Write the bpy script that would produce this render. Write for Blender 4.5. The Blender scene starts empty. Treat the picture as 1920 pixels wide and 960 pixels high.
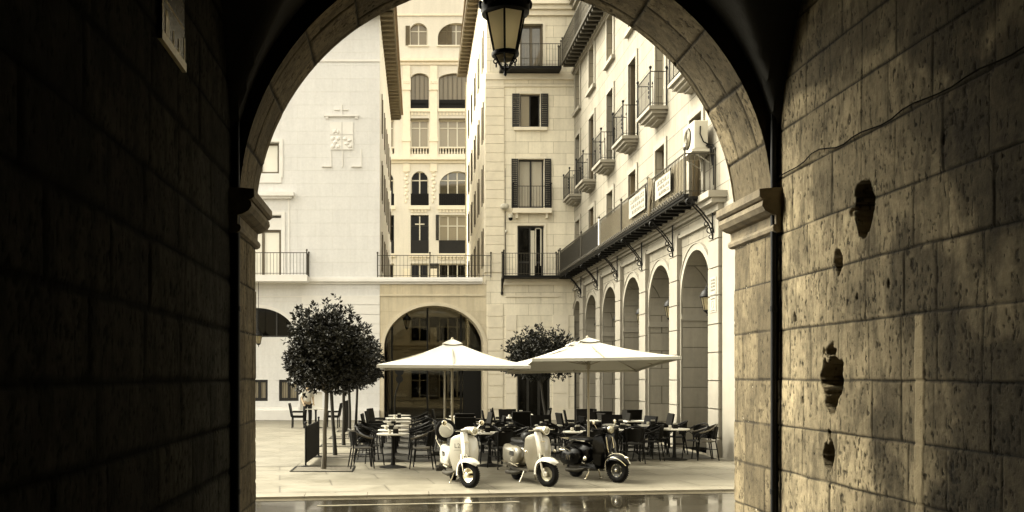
import bpy, bmesh, math, random
import numpy as np
from mathutils import Vector, Matrix, Euler
R = math.radians
random.seed(11)
SC = bpy.context.scene
COL = SC.collection

# ---------------------------------------------------------------- camera
F_PX, VPX, VPY, CAMZ = 1750.0, 755.0, 705.0, 2.0
cam_d = bpy.data.cameras.new('camera')
cam = bpy.data.objects.new('camera', cam_d); COL.objects.link(cam)
cam.location = (0, 0, CAMZ); cam.rotation_euler = (R(90), 0, 0)
cam_d.sensor_width = 36.0; cam_d.lens = F_PX / 1920 * 36
cam_d.shift_x = (960 - VPX) / 1920; cam_d.shift_y = (VPY - 480) / 1920
cam_d.clip_start = 0.05; cam_d.clip_end = 2000
SC.camera = cam

# ---------------------------------------------------------------- sky, sun, exposure
SUN_DIR = Vector((-0.64, 0.29, 0.68)).normalized()      # towards the sun: high on the left, slightly ahead
w = bpy.data.worlds.new('World'); SC.world = w; w.use_nodes = True
nt = w.node_tree; nt.nodes.clear()
o_ = nt.nodes.new('ShaderNodeOutputWorld'); bg = nt.nodes.new('ShaderNodeBackground')
sky = nt.nodes.new('ShaderNodeTexSky'); sky.sky_type = 'NISHITA'; sky.sun_disc = False
sky.sun_elevation = math.asin(SUN_DIR.z); sky.sun_rotation = math.atan2(SUN_DIR.x, SUN_DIR.y)
sky.dust_density = 5.0; sky.air_density = 1.5
bw = nt.nodes.new('ShaderNodeRGBToBW')
tn = nt.nodes.new('ShaderNodeMix'); tn.data_type = 'RGBA'; tn.blend_type = 'MULTIPLY'; tn.inputs[0].default_value = 1
tn.inputs[7].default_value = (1.0, 0.945, 0.785, 1)      # the sepia toning of the print
nt.links.new(sky.outputs[0], bw.inputs[0]); nt.links.new(bw.outputs[0], tn.inputs[6])
nt.links.new(tn.outputs[2], bg.inputs[0]); nt.links.new(bg.outputs[0], o_.inputs[0])
bg.inputs[1].default_value = 0.15
sun_d = bpy.data.lights.new('sun', 'SUN'); sun_d.energy = 0.5; sun_d.angle = R(20); sun_d.color = (1.0, 0.94, 0.77)
sun = bpy.data.objects.new('sun', sun_d); COL.objects.link(sun)
sun.rotation_euler = SUN_DIR.to_track_quat('Z', 'Y').to_euler(); sun.location = (-30, 20, 40)
SC.view_settings.view_transform = 'Standard'; SC.view_settings.look = 'None'
SC.view_settings.gamma = 1; SC.view_settings.exposure = 2.65
SC.view_settings.use_curve_mapping = False
SC.cycles.max_bounces = 8; SC.cycles.diffuse_bounces = 5; SC.cycles.caustics_reflective = False; SC.cycles.caustics_refractive = False
SC.cycles.sample_clamp_indirect = 6.0

# ---------------------------------------------------------------- helpers
def at(px, py, Y):
    return Vector(((px - VPX) * Y / F_PX, Y, CAMZ + (VPY - py) * Y / F_PX))

class MB:
    def __init__(s): s.v = []; s.f = []; s.uv = None; s.sm = []
    def add(s, vs, fs, smooth=False):
        b = len(s.v); s.v += [tuple(p) for p in vs]; s.f += [tuple(i + b for i in f) for f in fs]; s.sm += [smooth] * len(fs); return s
    def quad(s, a, b, c, d): return s.add([a, b, c, d], [(0, 1, 2, 3)])
    def box(s, x0, x1, y0, y1, z0, z1):
        return s.add([(x0,y0,z0),(x1,y0,z0),(x1,y1,z0),(x0,y1,z0),(x0,y0,z1),(x1,y0,z1),(x1,y1,z1),(x0,y1,z1)],
                     [(3,2,1,0),(4,5,6,7),(0,1,5,4),(1,2,6,5),(2,3,7,6),(3,0,4,7)])
    def pbox(s, pl, u0, u1, v0, v1, n0, n1):
        c = [pl(u, v, n) for (u, n, v) in ((u0,n0,v0),(u1,n0,v0),(u1,n1,v0),(u0,n1,v0),(u0,n0,v1),(u1,n0,v1),(u1,n1,v1),(u0,n1,v1))]
        return s.add(c, [(3,2,1,0),(4,5,6,7),(0,1,5,4),(1,2,6,5),(2,3,7,6),(3,0,4,7)])
    def tube(s, pts, r, n=6, cap=True, smooth=True):
        pts = [Vector(p) for p in pts]; m = len(pts)
        rs = r if isinstance(r, (list, tuple)) else [r] * m
        vs = []; prev = None
        for i, p in enumerate(pts):
            d = (pts[min(i+1, m-1)] - pts[max(i-1, 0)])
            d = d.normalized() if d.length > 1e-9 else Vector((0,0,1))
            if prev is None:
                a = Vector((0,0,1)) if abs(d.z) < .9 else Vector((1,0,0))
                x = d.cross(a).normalized()
            else:
                x = (prev - d * prev.dot(d)); x = x.normalized() if x.length > 1e-6 else d.orthogonal().normalized()
            prev = x; y = d.cross(x)
            for k in range(n):
                t = 2*math.pi*(k+.5)/n; vs.append(p + (x*math.cos(t) + y*math.sin(t)) * rs[i])
        fs = [(i*n+k, i*n+(k+1)%n, (i+1)*n+(k+1)%n, (i+1)*n+k) for i in range(m-1) for k in range(n)]
        if cap: fs += [tuple(range(n-1,-1,-1)), tuple((m-1)*n+k for k in range(n))]
        return s.add(vs, fs, smooth and n > 4)
    def lathe(s, prof, n=16, c=(0,0,0), axis='z', smooth=True, phase=0.0):
        vs = []; c = Vector(c)
        for (r, h) in prof:
            for k in range(n):
                t = 2*math.pi*(k+phase)/n; a, b = r*math.cos(t), r*math.sin(t)
                vs.append(c + Vector({'z':(a,b,h),'x':(h,a,b),'y':(a,h,b)}[axis]))
        m = len(prof)
        fs = [(i*n+k, i*n+(k+1)%n, (i+1)*n+(k+1)%n, (i+1)*n+k) for i in range(m-1) for k in range(n)]
        fs += [tuple(range(n-1,-1,-1)), tuple((m-1)*n+k for k in range(n))]
        return s.add(vs, fs, smooth)
    def loft(s, rings, smooth=True, cap=True):
        n = len(rings[0]); m = len(rings); vs = [p for r in rings for p in r]
        fs = [(i*n+k, i*n+(k+1)%n, (i+1)*n+(k+1)%n, (i+1)*n+k) for i in range(m-1) for k in range(n)]
        if cap: fs += [tuple(range(n-1,-1,-1)), tuple((m-1)*n+k for k in range(n))]
        return s.add(vs, fs, smooth)
    def torus(s, c, R_, r, axis='y', n=24, k=10, sx=1.0):
        vs = []; c = Vector(c)
        for i in range(n):
            t = 2*math.pi*i/n
            for j in range(k):
                q = 2*math.pi*j/k; rr = R_ + r*math.cos(q); h = r*sx*math.sin(q)
                a, b = rr*math.cos(t), rr*math.sin(t)
                vs.append(c + Vector({'z':(a,b,h),'x':(h,a,b),'y':(a,h,b)}[axis]))
        fs = [(i*k+j, i*k+(j+1)%k, ((i+1)%n)*k+(j+1)%k, ((i+1)%n)*k+j) for i in range(n) for j in range(k)]
        return s.add(vs, fs, True)
    def sup(s, c, rx, ry, rz, e=2.0, n=20, m=12, f=None):
        """superellipsoid; f warps the finished point"""
        def pw(x, p): return math.copysign(abs(x)**p, x)
        vs = []; p = 2.0/e
        for i in range(m+1):
            a = -math.pi/2 + math.pi*i/m
            for k in range(n):
                b = 2*math.pi*k/n
                q = Vector((c[0]+rx*pw(math.cos(a),p)*pw(math.cos(b),p), c[1]+ry*pw(math.cos(a),p)*pw(math.sin(b),p), c[2]+rz*pw(math.sin(a),p)))
                vs.append(f(q) if f else q)
        fs = [(i*n+k, i*n+(k+1)%n, (i+1)*n+(k+1)%n, (i+1)*n+k) for i in range(m) for k in range(n)]
        return s.add(vs, fs, True)
    def sheet(s, fn, nu, nv, th=0.0, smooth=True):
        """fn(a,b) -> point, a,b in 0..1; a closed shell when th>0"""
        g = [[Vector(fn(i/nu, j/nv)) for j in range(nv+1)] for i in range(nu+1)]
        vs = [p for row in g for p in row]; W = nv+1
        fs = [(i*W+j, (i+1)*W+j, (i+1)*W+j+1, i*W+j+1) for i in range(nu) for j in range(nv)]
        if th:
            b = len(vs)
            for i in range(nu+1):
                for j in range(nv+1):
                    du = g[min(i+1,nu)][j] - g[max(i-1,0)][j]; dv = g[i][min(j+1,nv)] - g[i][max(j-1,0)]
                    nn = du.cross(dv); nn = nn.normalized() if nn.length > 1e-12 else Vector((0,0,0))
                    vs.append(g[i][j] - nn*th)
            fs += [tuple(x+b for x in reversed(f)) for f in fs[:]]
            rim = [(i, 0) for i in range(nu)] + [(nu, j) for j in range(nv)] + [(i, nv) for i in range(nu, 0, -1)] + [(0, j) for j in range(nv, 0, -1)]
            idx = [i*W+j for i, j in rim]
            for a in range(len(idx)):
                p, q = idx[a], idx[(a+1) % len(idx)]
                fs.append((p, p+b, q+b, q))
        return s.add(vs, fs, smooth)
    def xf(s, M):
        s.v = [tuple(M @ Vector(p)) for p in s.v]; return s

def root_of(o):
    while o.parent: o = o.parent
    return o

def build(name, mb, mat, parent=None, world=False, normals=True, uv=None, angle=38):
    me = bpy.data.meshes.new(name)
    off = root_of(parent).location if (world and parent) else Vector((0,0,0))
    me.from_pydata([(p[0]-off[0], p[1]-off[1], p[2]-off[2]) for p in mb.v], [], mb.f)
    if any(mb.sm):
        me.polygons.foreach_set('use_smooth', mb.sm)
    if mb.uv:
        l = me.uv_layers.new(name='UVMap')
        l.data.foreach_set('uv', [c for fuv in mb.uv for p in fuv for c in p])
    if normals:
        b = bmesh.new(); b.from_mesh(me); bmesh.ops.recalc_face_normals(b, faces=b.faces); b.to_mesh(me); b.free()
    if any(mb.sm): me.set_sharp_from_angle(angle=R(angle))
    if mat: me.materials.append(mat)
    ob = bpy.data.objects.new(name, me); COL.objects.link(ob)
    if parent: ob.parent = parent
    return ob

def tag(o, label=None, cat=None, group=None, kind=None):
    if label: o['label'] = label
    if cat: o['category'] = cat
    if group: o['group'] = group
    if kind: o['kind'] = kind
    return o

def thing(name, label, cat, loc=(0,0,0), rz=0.0, group=None):
    o = bpy.data.objects.new(name, None); COL.objects.link(o); o.empty_display_size = .2
    o.location = loc; o.rotation_euler = (0, 0, rz)
    return tag(o, label, cat, group)

def copy_tree(o, parent=None):
    c = o.copy(); COL.objects.link(c)
    if parent: c.parent = parent
    for ch in [x for x in KIDS.get(o.name, [])]: copy_tree(ch, c)
    return c
KIDS = {}
def index_kids(o):
    KIDS[o.name] = list(o.children)
    for ch in o.children: index_kids(ch)

class Plane:
    def __init__(s, o, U, N): s.o = Vector(o); s.U = Vector(U); s.N = Vector(N)
    def __call__(s, u, v, n=0.0): return s.o + s.U*u + s.N*n + Vector((0,0,v))
def front(Y): return Plane((0,Y,0),(1,0,0),(0,-1,0))

# ---------------------------------------------------------------- materials
def nodes_of(name):
    m = bpy.data.materials.new(name); m.use_nodes = True; t = m.node_tree; t.nodes.clear()
    out = t.nodes.new('ShaderNodeOutputMaterial'); b = t.nodes.new('ShaderNodeBsdfPrincipled')
    t.links.new(b.outputs[0], out.inputs[0]); return m, t, b
def N(t, typ, **kw):
    n = t.nodes.new(typ)
    for k, val in kw.items():
        if k.startswith('i_'):
            key = k[2:]; n.inputs[int(key) if key.isdigit() else key.replace('_', ' ')].default_value = val
        else: setattr(n, k, val)
    return n
def mixrgb(t, fac, a, b, mode='MIX'):
    n = t.nodes.new('ShaderNodeMix'); n.data_type = 'RGBA'; n.blend_type = mode
    for sock, x in ((n.inputs[0], fac), (n.inputs[6], a), (n.inputs[7], b)):
        if hasattr(x, 'is_linked') or isinstance(x, bpy.types.NodeSocket): t.links.new(x, sock)
        else: sock.default_value = x if not isinstance(x, tuple) else (*x[:3], 1)
    return n.outputs[2]
def ramp(t, src, stops):
    n = t.nodes.new('ShaderNodeValToRGB'); t.links.new(src, n.inputs[0])
    e = n.color_ramp.elements
    while len(e) < len(stops): e.new(.5)
    for k, (p, c) in enumerate(stops):
        e[k].position = p; e[k].color = (c, c, c, 1) if isinstance(c, (int, float)) else (*c, 1)
    return n.outputs[0]
def noise(t, vec, scale, detail=4, rough=.6, dist=0.0):
    n = N(t, 'ShaderNodeTexNoise'); n.inputs['Scale'].default_value = scale; n.inputs['Detail'].default_value = detail
    n.inputs['Roughness'].default_value = rough; n.inputs['Distortion'].default_value = dist
    if vec is not None: t.links.new(vec, n.inputs['Vector'])
    return n.outputs['Fac']
def coord(t, which='Object', scale=(1,1,1)):
    if which == 'World':
        g = N(t, 'ShaderNodeNewGeometry'); src = g.outputs['Position']
    else:
        c = N(t, 'ShaderNodeTexCoord'); src = c.outputs[which]
    if scale != (1,1,1):
        mp = N(t, 'ShaderNodeMapping'); mp.inputs['Scale'].default_value = scale; t.links.new(src, mp.inputs[0]); src = mp.outputs[0]
    return src
def bump(t, b, h, strength=.4, dist=.01, prev=None):
    n = N(t, 'ShaderNodeBump'); n.inputs['Strength'].default_value = strength; n.inputs['Distance'].default_value = dist
    t.links.new(h, n.inputs['Height'])
    if prev is not None: t.links.new(prev, n.inputs['Normal'])
    t.links.new(n.outputs[0], b.inputs['Normal']); return n.outputs[0]
def sc(c, k): return tuple(x*k for x in c[:3])
def sep(v, s=1.0):
    """the print's sepia: greys that warm through the mid tones"""
    w_ = s * (4*v*(1-v))**.5 if 0 < v < 1 else 0
    return (v, v*(1-.10*w_), v*(1-.36*w_))

def M(name, base, rough=.6, metal=0.0, var=.14, scale=4.0, bmp=0.0, spec=.5, coat=0.0):
    m, t, b = nodes_of(name)
    c = coord(t)
    f = noise(t, c, scale, 5, .65)
    col = mixrgb(t, ramp(t, f, [(.3, 0.0), (.7, 1.0)]), sc(base, 1-var), sc(base, 1+var*.8))
    t.links.new(col, b.inputs['Base Color'])
    b.inputs['Roughness'].default_value = rough; b.inputs['Metallic'].default_value = metal
    b.inputs['Specular IOR Level'].default_value = spec; b.inputs['Coat Weight'].default_value = coat
    if bmp: bump(t, b, noise(t, c, scale*8, 4), bmp, .01)
    return m

def facade(name, base, bw=1.1, bh=.52, joint=.012, jdark=.62, var=.10, streak=.25, rough=.85, off=.5, tonevar=.07):
    """dressed stone with fine joints, laid out in metres on the UVs, with weather streaks"""
    m, t, b = nodes_of(name)
    uv = coord(t, 'UV'); wp = coord(t, 'World')
    br = N(t, 'ShaderNodeTexBrick'); br.offset = off; br.inputs['Scale'].default_value = 1
    br.inputs['Brick Width'].default_value = bw; br.inputs['Row Height'].default_value = bh
    br.inputs['Mortar Size'].default_value = joint; br.inputs['Mortar Smooth'].default_value = .3
    br.inputs['Color1'].default_value = (1-tonevar,)*3 + (1,); br.inputs['Color2'].default_value = (1+tonevar,)*3 + (1,)
    br.inputs['Mortar'].default_value = (jdark, jdark*.97, jdark*.9, 1)
    t.links.new(uv, br.inputs['Vector'])
    big = ramp(t, noise(t, wp, .45, 5, .6), [(.3, 1-var), (.72, 1+var*.5)])
    mp = N(t, 'ShaderNodeMapping'); mp.inputs['Scale'].default_value = (2.6, 2.6, .22); t.links.new(wp, mp.inputs[0])
    st = ramp(t, noise(t, mp.outputs[0], 1.0, 6, .7), [(.42, 1.0), (.75, 1-streak)])
    fine = ramp(t, noise(t, wp, 9, 4, .7), [(.25, .93), (.75, 1.05)])
    c = mixrgb(t, 1.0, base, br.outputs['Color'], 'MULTIPLY')
    c = mixrgb(t, 1.0, c, big, 'MULTIPLY'); c = mixrgb(t, 1.0, c, st, 'MULTIPLY'); c = mixrgb(t, 1.0, c, fine, 'MULTIPLY')
    t.links.new(c, b.inputs['Base Color']); b.inputs['Roughness'].default_value = rough
    b.inputs['Specular IOR Level'].default_value = .25
    inv = N(t, 'ShaderNodeMath', operation='SUBTRACT'); inv.inputs[0].default_value = 1; t.links.new(br.outputs['Fac'], inv.inputs[1])
    p = bump(t, b, inv.outputs[0], .6, .012)
    bump(t, b, noise(t, wp, 30, 4), .25, .006, p)
    return m

def stone_old(name, base, dark, stain=(.36,.62), pit=.8, spec=.15):
    """old tunnel ashlar: block tone, joints and stains come with the mesh, pitting and soiling from noise; alpha adds dirt plus painted light falloff"""
    m, t, b = nodes_of(name)
    a = N(t, 'ShaderNodeAttribute', attribute_name='stone'); s = N(t, 'ShaderNodeSeparateColor'); t.links.new(a.outputs['Color'], s.inputs[0])
    wp = coord(t, 'World')
    c = mixrgb(t, s.outputs[0], sc(base, .62), sc(base, 1.30))
    g = ramp(t, noise(t, wp, 1.5, 7, .68, .4), [(stain[0], 0.0), (stain[1], 1.0)])
    c = mixrgb(t, g, c, mixrgb(t, .55, c, dark))
    mp = N(t, 'ShaderNodeMapping'); mp.inputs['Scale'].default_value = (5, 5, 1.6); t.links.new(wp, mp.inputs[0])
    g2 = ramp(t, noise(t, mp.outputs[0], 1.6, 6, .7), [(.46, 0.0), (.60, .85)])
    c = mixrgb(t, g2, c, mixrgb(t, .6, c, dark))
    g3 = ramp(t, noise(t, wp, 11, 6, .75), [(.3, .70), (.7, 1.14)])
    c = mixrgb(t, 1.0, c, g3, 'MULTIPLY')
    pn = noise(t, mp.outputs[0], 5.5, 3, .6)
    pm = ramp(t, pn, [(.60, 0.0), (.66, 1.0)])
    c = mixrgb(t, N_mul(t, pm, pit), c, dark)
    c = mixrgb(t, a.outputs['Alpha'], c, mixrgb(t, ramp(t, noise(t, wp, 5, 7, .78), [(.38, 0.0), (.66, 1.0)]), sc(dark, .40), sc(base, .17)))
    c = mixrgb(t, s.outputs[1], c, sc(dark, .22))  # dark joints and pits; shade painted inside the broken holes
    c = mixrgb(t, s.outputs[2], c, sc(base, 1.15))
    t.links.new(c, b.inputs['Base Color']); b.inputs['Roughness'].default_value = .9; b.inputs['Specular IOR Level'].default_value = spec
    inv = N(t, 'ShaderNodeMath', operation='MULTIPLY'); inv.inputs[1].default_value = -1.0; t.links.new(pm, inv.inputs[0])
    p = bump(t, b, inv.outputs[0], .8, .012)
    p = bump(t, b, noise(t, wp, 14, 6, .7), .55, .02, p)
    return m
def N_mul(t, src, k):
    n = N(t, 'ShaderNodeMath', operation='MULTIPLY'); n.inputs[1].default_value = k; t.links.new(src, n.inputs[0]); return n.outputs[0]

def curtain_mat(name, a, b_, scale=9.0):
    """hanging cloth behind a pane: soft vertical bands in two tones"""
    m, t, b = nodes_of(name)
    c = coord(t, 'World')
    wv = N(t, 'ShaderNodeTexWave', wave_type='BANDS', bands_direction='X'); wv.inputs['Scale'].default_value = scale; wv.inputs['Distortion'].default_value = 1.5
    wv.inputs['Detail'].default_value = 2; t.links.new(c, wv.inputs[0])
    t.links.new(mixrgb(t, wv.outputs['Fac'], a, b_), b.inputs['Base Color'])
    b.inputs['Roughness'].default_value = .35; b.inputs['Coat Weight'].default_value = .6; b.inputs['Coat Roughness'].default_value = .05
    return m

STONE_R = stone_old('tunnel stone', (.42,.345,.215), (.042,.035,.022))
STONE_L = stone_old('tunnel stone dark', (.052,.049,.038), (.009,.0085,.0065), spec=.02)  # same ashlar mix with a far darker base
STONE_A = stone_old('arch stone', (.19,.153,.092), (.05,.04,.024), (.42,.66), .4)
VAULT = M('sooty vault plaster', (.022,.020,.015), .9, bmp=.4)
F_LEFT = facade('pale render and stone', (.69,.68,.668), 1.6, .60, .003, .95, .05, .10, tonevar=.012)
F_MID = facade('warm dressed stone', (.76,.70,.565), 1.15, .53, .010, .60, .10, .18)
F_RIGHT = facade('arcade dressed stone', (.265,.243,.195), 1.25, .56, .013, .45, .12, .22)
F_LOW = facade('arch screen stone', (.62,.545,.40), 1.3, .62, .004, .85, .16, .30)
F_BACK = facade('ornate stucco', (.72,.675,.58), 30, 30, .001, .9, .06, .10)
TRIM = M('stone trim', (.70,.64,.52), .8, var=.08, scale=2)
TRIMW = M('pale trim', (.72,.70,.67), .8, var=.06, scale=2)
EAVE = M('timber eave', (.12,.094,.053), .8, var=.2)
ROOFT = M('roof tile', (.28,.20,.12), .85, var=.2)
IRON = M('black iron', (.004,.0036,.0026), .5, .0, var=.3, scale=20, spec=.18)
IRONG = M('weathered iron', (.040,.034,.022), .55, .3, var=.3, scale=10)
IRONP = M('pale painted iron', (.45,.40,.29), .5, 0, var=.1)
GLASSD = M('dark window glass', (.004,.0036,.0025), .06, 0, var=.3, scale=1.0, spec=.14)
GLASSM = M('grey window glass', (.09,.078,.05), .05, 0, var=.5, scale=.8, spec=.9)
GLASSB = M('pane with painted sky reflection', (.72,.69,.60), .25, 0, var=.05, scale=1.0, coat=.5)  # bright sky reflection painted into the pane colour
CURT = curtain_mat('cream curtain', (.34,.295,.205), (.16,.13,.08))
CURTW = curtain_mat('white curtain', (.50,.465,.38), (.24,.21,.15), 6)
REED = curtain_mat('reed screen', (.33,.295,.22), (.19,.16,.105), 14)
WOODD = M('dark stained wood', (.008,.0068,.004), .5, var=.3)
WOODM = M('brown window frame', (.10,.078,.045), .5, var=.15)
WOODP = M('pale window frame', (.56,.52,.42), .5, var=.06)
CLOTH_D = M('dark screen cloth', (.006,.005,.003), .8, var=.4)
PLAST = M('off white plastic', (.46,.435,.36), .4, var=.06)
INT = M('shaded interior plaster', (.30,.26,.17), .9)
BLACKR = M('dark room', (.008,.007,.005), .9)

# ================================================================ THE SETTING
def kerb_y(x): return 15.83 + .132 * x
# ground sheet = wet road
def road_mat():
    m, t, b = nodes_of('wet asphalt')
    wp = coord(t, 'World')
    agg = noise(t, wp, 60, 4, .8)
    c = mixrgb(t, ramp(t, agg, [(.3, 0.0), (.7, 1.0)]), (.014,.012,.008), (.036,.030,.019))
    pud = ramp(t, noise(t, coord(t, 'World', (.35, .9, 1)), 1.1, 4, .55, .6), [(.36, 0.0), (.47, 1.0)])
    rg = N(t, 'ShaderNodeMapRange'); rg.inputs['To Min'].default_value = .015; rg.inputs['To Max'].default_value = .17
    t.links.new(pud, rg.inputs[0]); t.links.new(rg.outputs[0], b.inputs['Roughness'])
    t.links.new(c, b.inputs['Base Color']); b.inputs['Specular IOR Level'].default_value = .7
    mul = N(t, 'ShaderNodeMath', operation='MULTIPLY'); t.links.new(pud, mul.inputs[0]); t.links.new(agg, mul.inputs[1])
    bump(t, b, mul.outputs[0], .10, .004)
    b.inputs['Coat Weight'].default_value = .5; b.inputs['Coat Roughness'].default_value = .06
    return m
mb = MB(); mb.quad((-200,-60,-.05),(200,-60,-.05),(200,300,-.05),(-200,300,-.05))
tag(build('road', mb, road_mat()), 'wet dark street between passage and square', None, None, 'structure')

def paving_mat(name, base, bw, bh, joint=.015, wet=.45, jd=.42):
    m, t, b = nodes_of(name)
    wp = coord(t, 'World')
    mp = N(t, 'ShaderNodeMapping'); mp.inputs['Rotation'].default_value = (0, 0, -R(7.5)); t.links.new(wp, mp.inputs[0])
    br = N(t, 'ShaderNodeTexBrick'); br.offset = .5; br.inputs['Scale'].default_value = 1
    br.inputs['Brick Width'].default_value = bw; br.inputs['Row Height'].default_value = bh; br.inputs['Mortar Size'].default_value = joint
    br.inputs['Color1'].default_value = (.90,.90,.89,1); br.inputs['Color2'].default_value = (1.08,1.08,1.07,1); br.inputs['Mortar'].default_value = (jd,jd*.97,jd*.9,1)
    t.links.new(mp.outputs[0], br.inputs['Vector'])
    c = mixrgb(t, 1.0, base, br.outputs['Color'], 'MULTIPLY')
    st = noise(t, wp, .8, 6, .65, .3)
    c = mixrgb(t, 1.0, c, ramp(t, st, [(.3, .80), (.68, 1.06)]), 'MULTIPLY')
    c = mixrgb(t, 1.0, c, ramp(t, noise(t, wp, 14, 5, .7), [(.3, .90), (.7, 1.06)]), 'MULTIPLY')
    t.links.new(c, b.inputs['Base Color'])
    t.links.new(ramp(t, st, [(.3, wet-.14), (.65, wet+.2)]), b.inputs['Roughness'])
    b.inputs['Specular IOR Level'].default_value = .5
    bump(t, b, noise(t, wp, 40, 4), .15, .004)
    return m
PAVE = paving_mat('pale paving slabs', (.185,.167,.126), 1.9, .95)
PAVE2 = paving_mat('pale carriageway slabs', (.172,.156,.119), 60, 1.3, .018, .5, .78)
# courtyard slab, its front edge follows the kerb
def slab(name, poly, z0, z1, mat, label):
    n = len(poly); mb = MB()
    mb.add([(x,y,z0) for x,y in poly] + [(x,y,z1) for x,y in poly],
           [tuple(range(n-1,-1,-1)), tuple(range(n,2*n))] + [(i,(i+1)%n,n+(i+1)%n,n+i) for i in range(n)])
    return tag(build(name, mb, mat), label, None, None, 'structure')
ky = lambda x, d=0.0: kerb_y(x) + d
slab('pavement', [(-45,ky(-45,.30)),(45,ky(45,.30)),(45,95),(-45,95)], -.3, 0.0, PAVE, 'pale slab paving of the square')
KERB = M('kerb stone', (.19,.17,.128), .55, var=.18, scale=3, bmp=.2)
kerb = MB()
x = -30.0
while x < 30:
    x1 = x + 1.05
    a, b_, c_, d_ = ((x+.004, ky(x)), (x1-.004, ky(x1)), (x1-.004, ky(x1,.296)), (x+.004, ky(x,.296)))
    b0 = [(p[0],p[1],-.3) for p in (a,b_,c_,d_)] + [(p[0],p[1],-.012 if i < 2 else .004) for i, p in enumerate((a,b_,c_,d_))]
    kerb.add(b0, [(3,2,1,0),(4,5,6,7),(0,1,5,4),(1,2,6,5),(2,3,7,6),(3,0,4,7)]); x = x1
tag(build('kerb', kerb, KERB), 'low stone kerb along the edge of the square', None, None, 'structure')
gut = MB()
for i in range(60):
    x0 = -30 + i; x1 = x0 + 1.0
    gut.quad((x0,ky(x0,-.30),-.046),(x1,ky(x1,-.30),-.046),(x1,ky(x1,-.005),-.046),(x0,ky(x0,-.005),-.046))
tag(build('gutter', gut, M('wet gutter stone', (.09,.078,.053), .2, var=.3, scale=2)), 'pale wet gutter strip along the kerb', None, None, 'structure')
mk = MB()
mk.quad((-1.35,14.66,-.0445),(1.9,15.14,-.0445),(1.9,15.24,-.0445),(-1.35,14.76,-.0445))
tag(build('road_marking', mk, M('worn road paint', (.20,.18,.13), .35, var=.35, scale=5)), 'worn pale painted line on the wet street', None, None, 'structure')
# the carriageway along the left side of the square
lane = MB()
lane.quad((-45,17.4,.004),(-2.35,20.6,.004),(-2.35,42.2,.004),(-45,42.2,.004))
tag(build('path', lane, PAVE2), 'pale paved lane left of the row of trees', None, None, 'structure')

ter = MB(); ter.quad((-1.15,21.6,.005),(7.6,22.5,.005),(7.6,36,.005),(-1.15,36,.005))  # umbrella shade, painted as a dark sheet over the slabs
tag(build('terrace_shade_paving', ter, paving_mat('terrace paving with painted shade', (.030,.026,.017), 1.2, .6, wet=.80)), 'paving under the cafe tables with umbrella shade painted in', None, None, 'structure')

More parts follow.
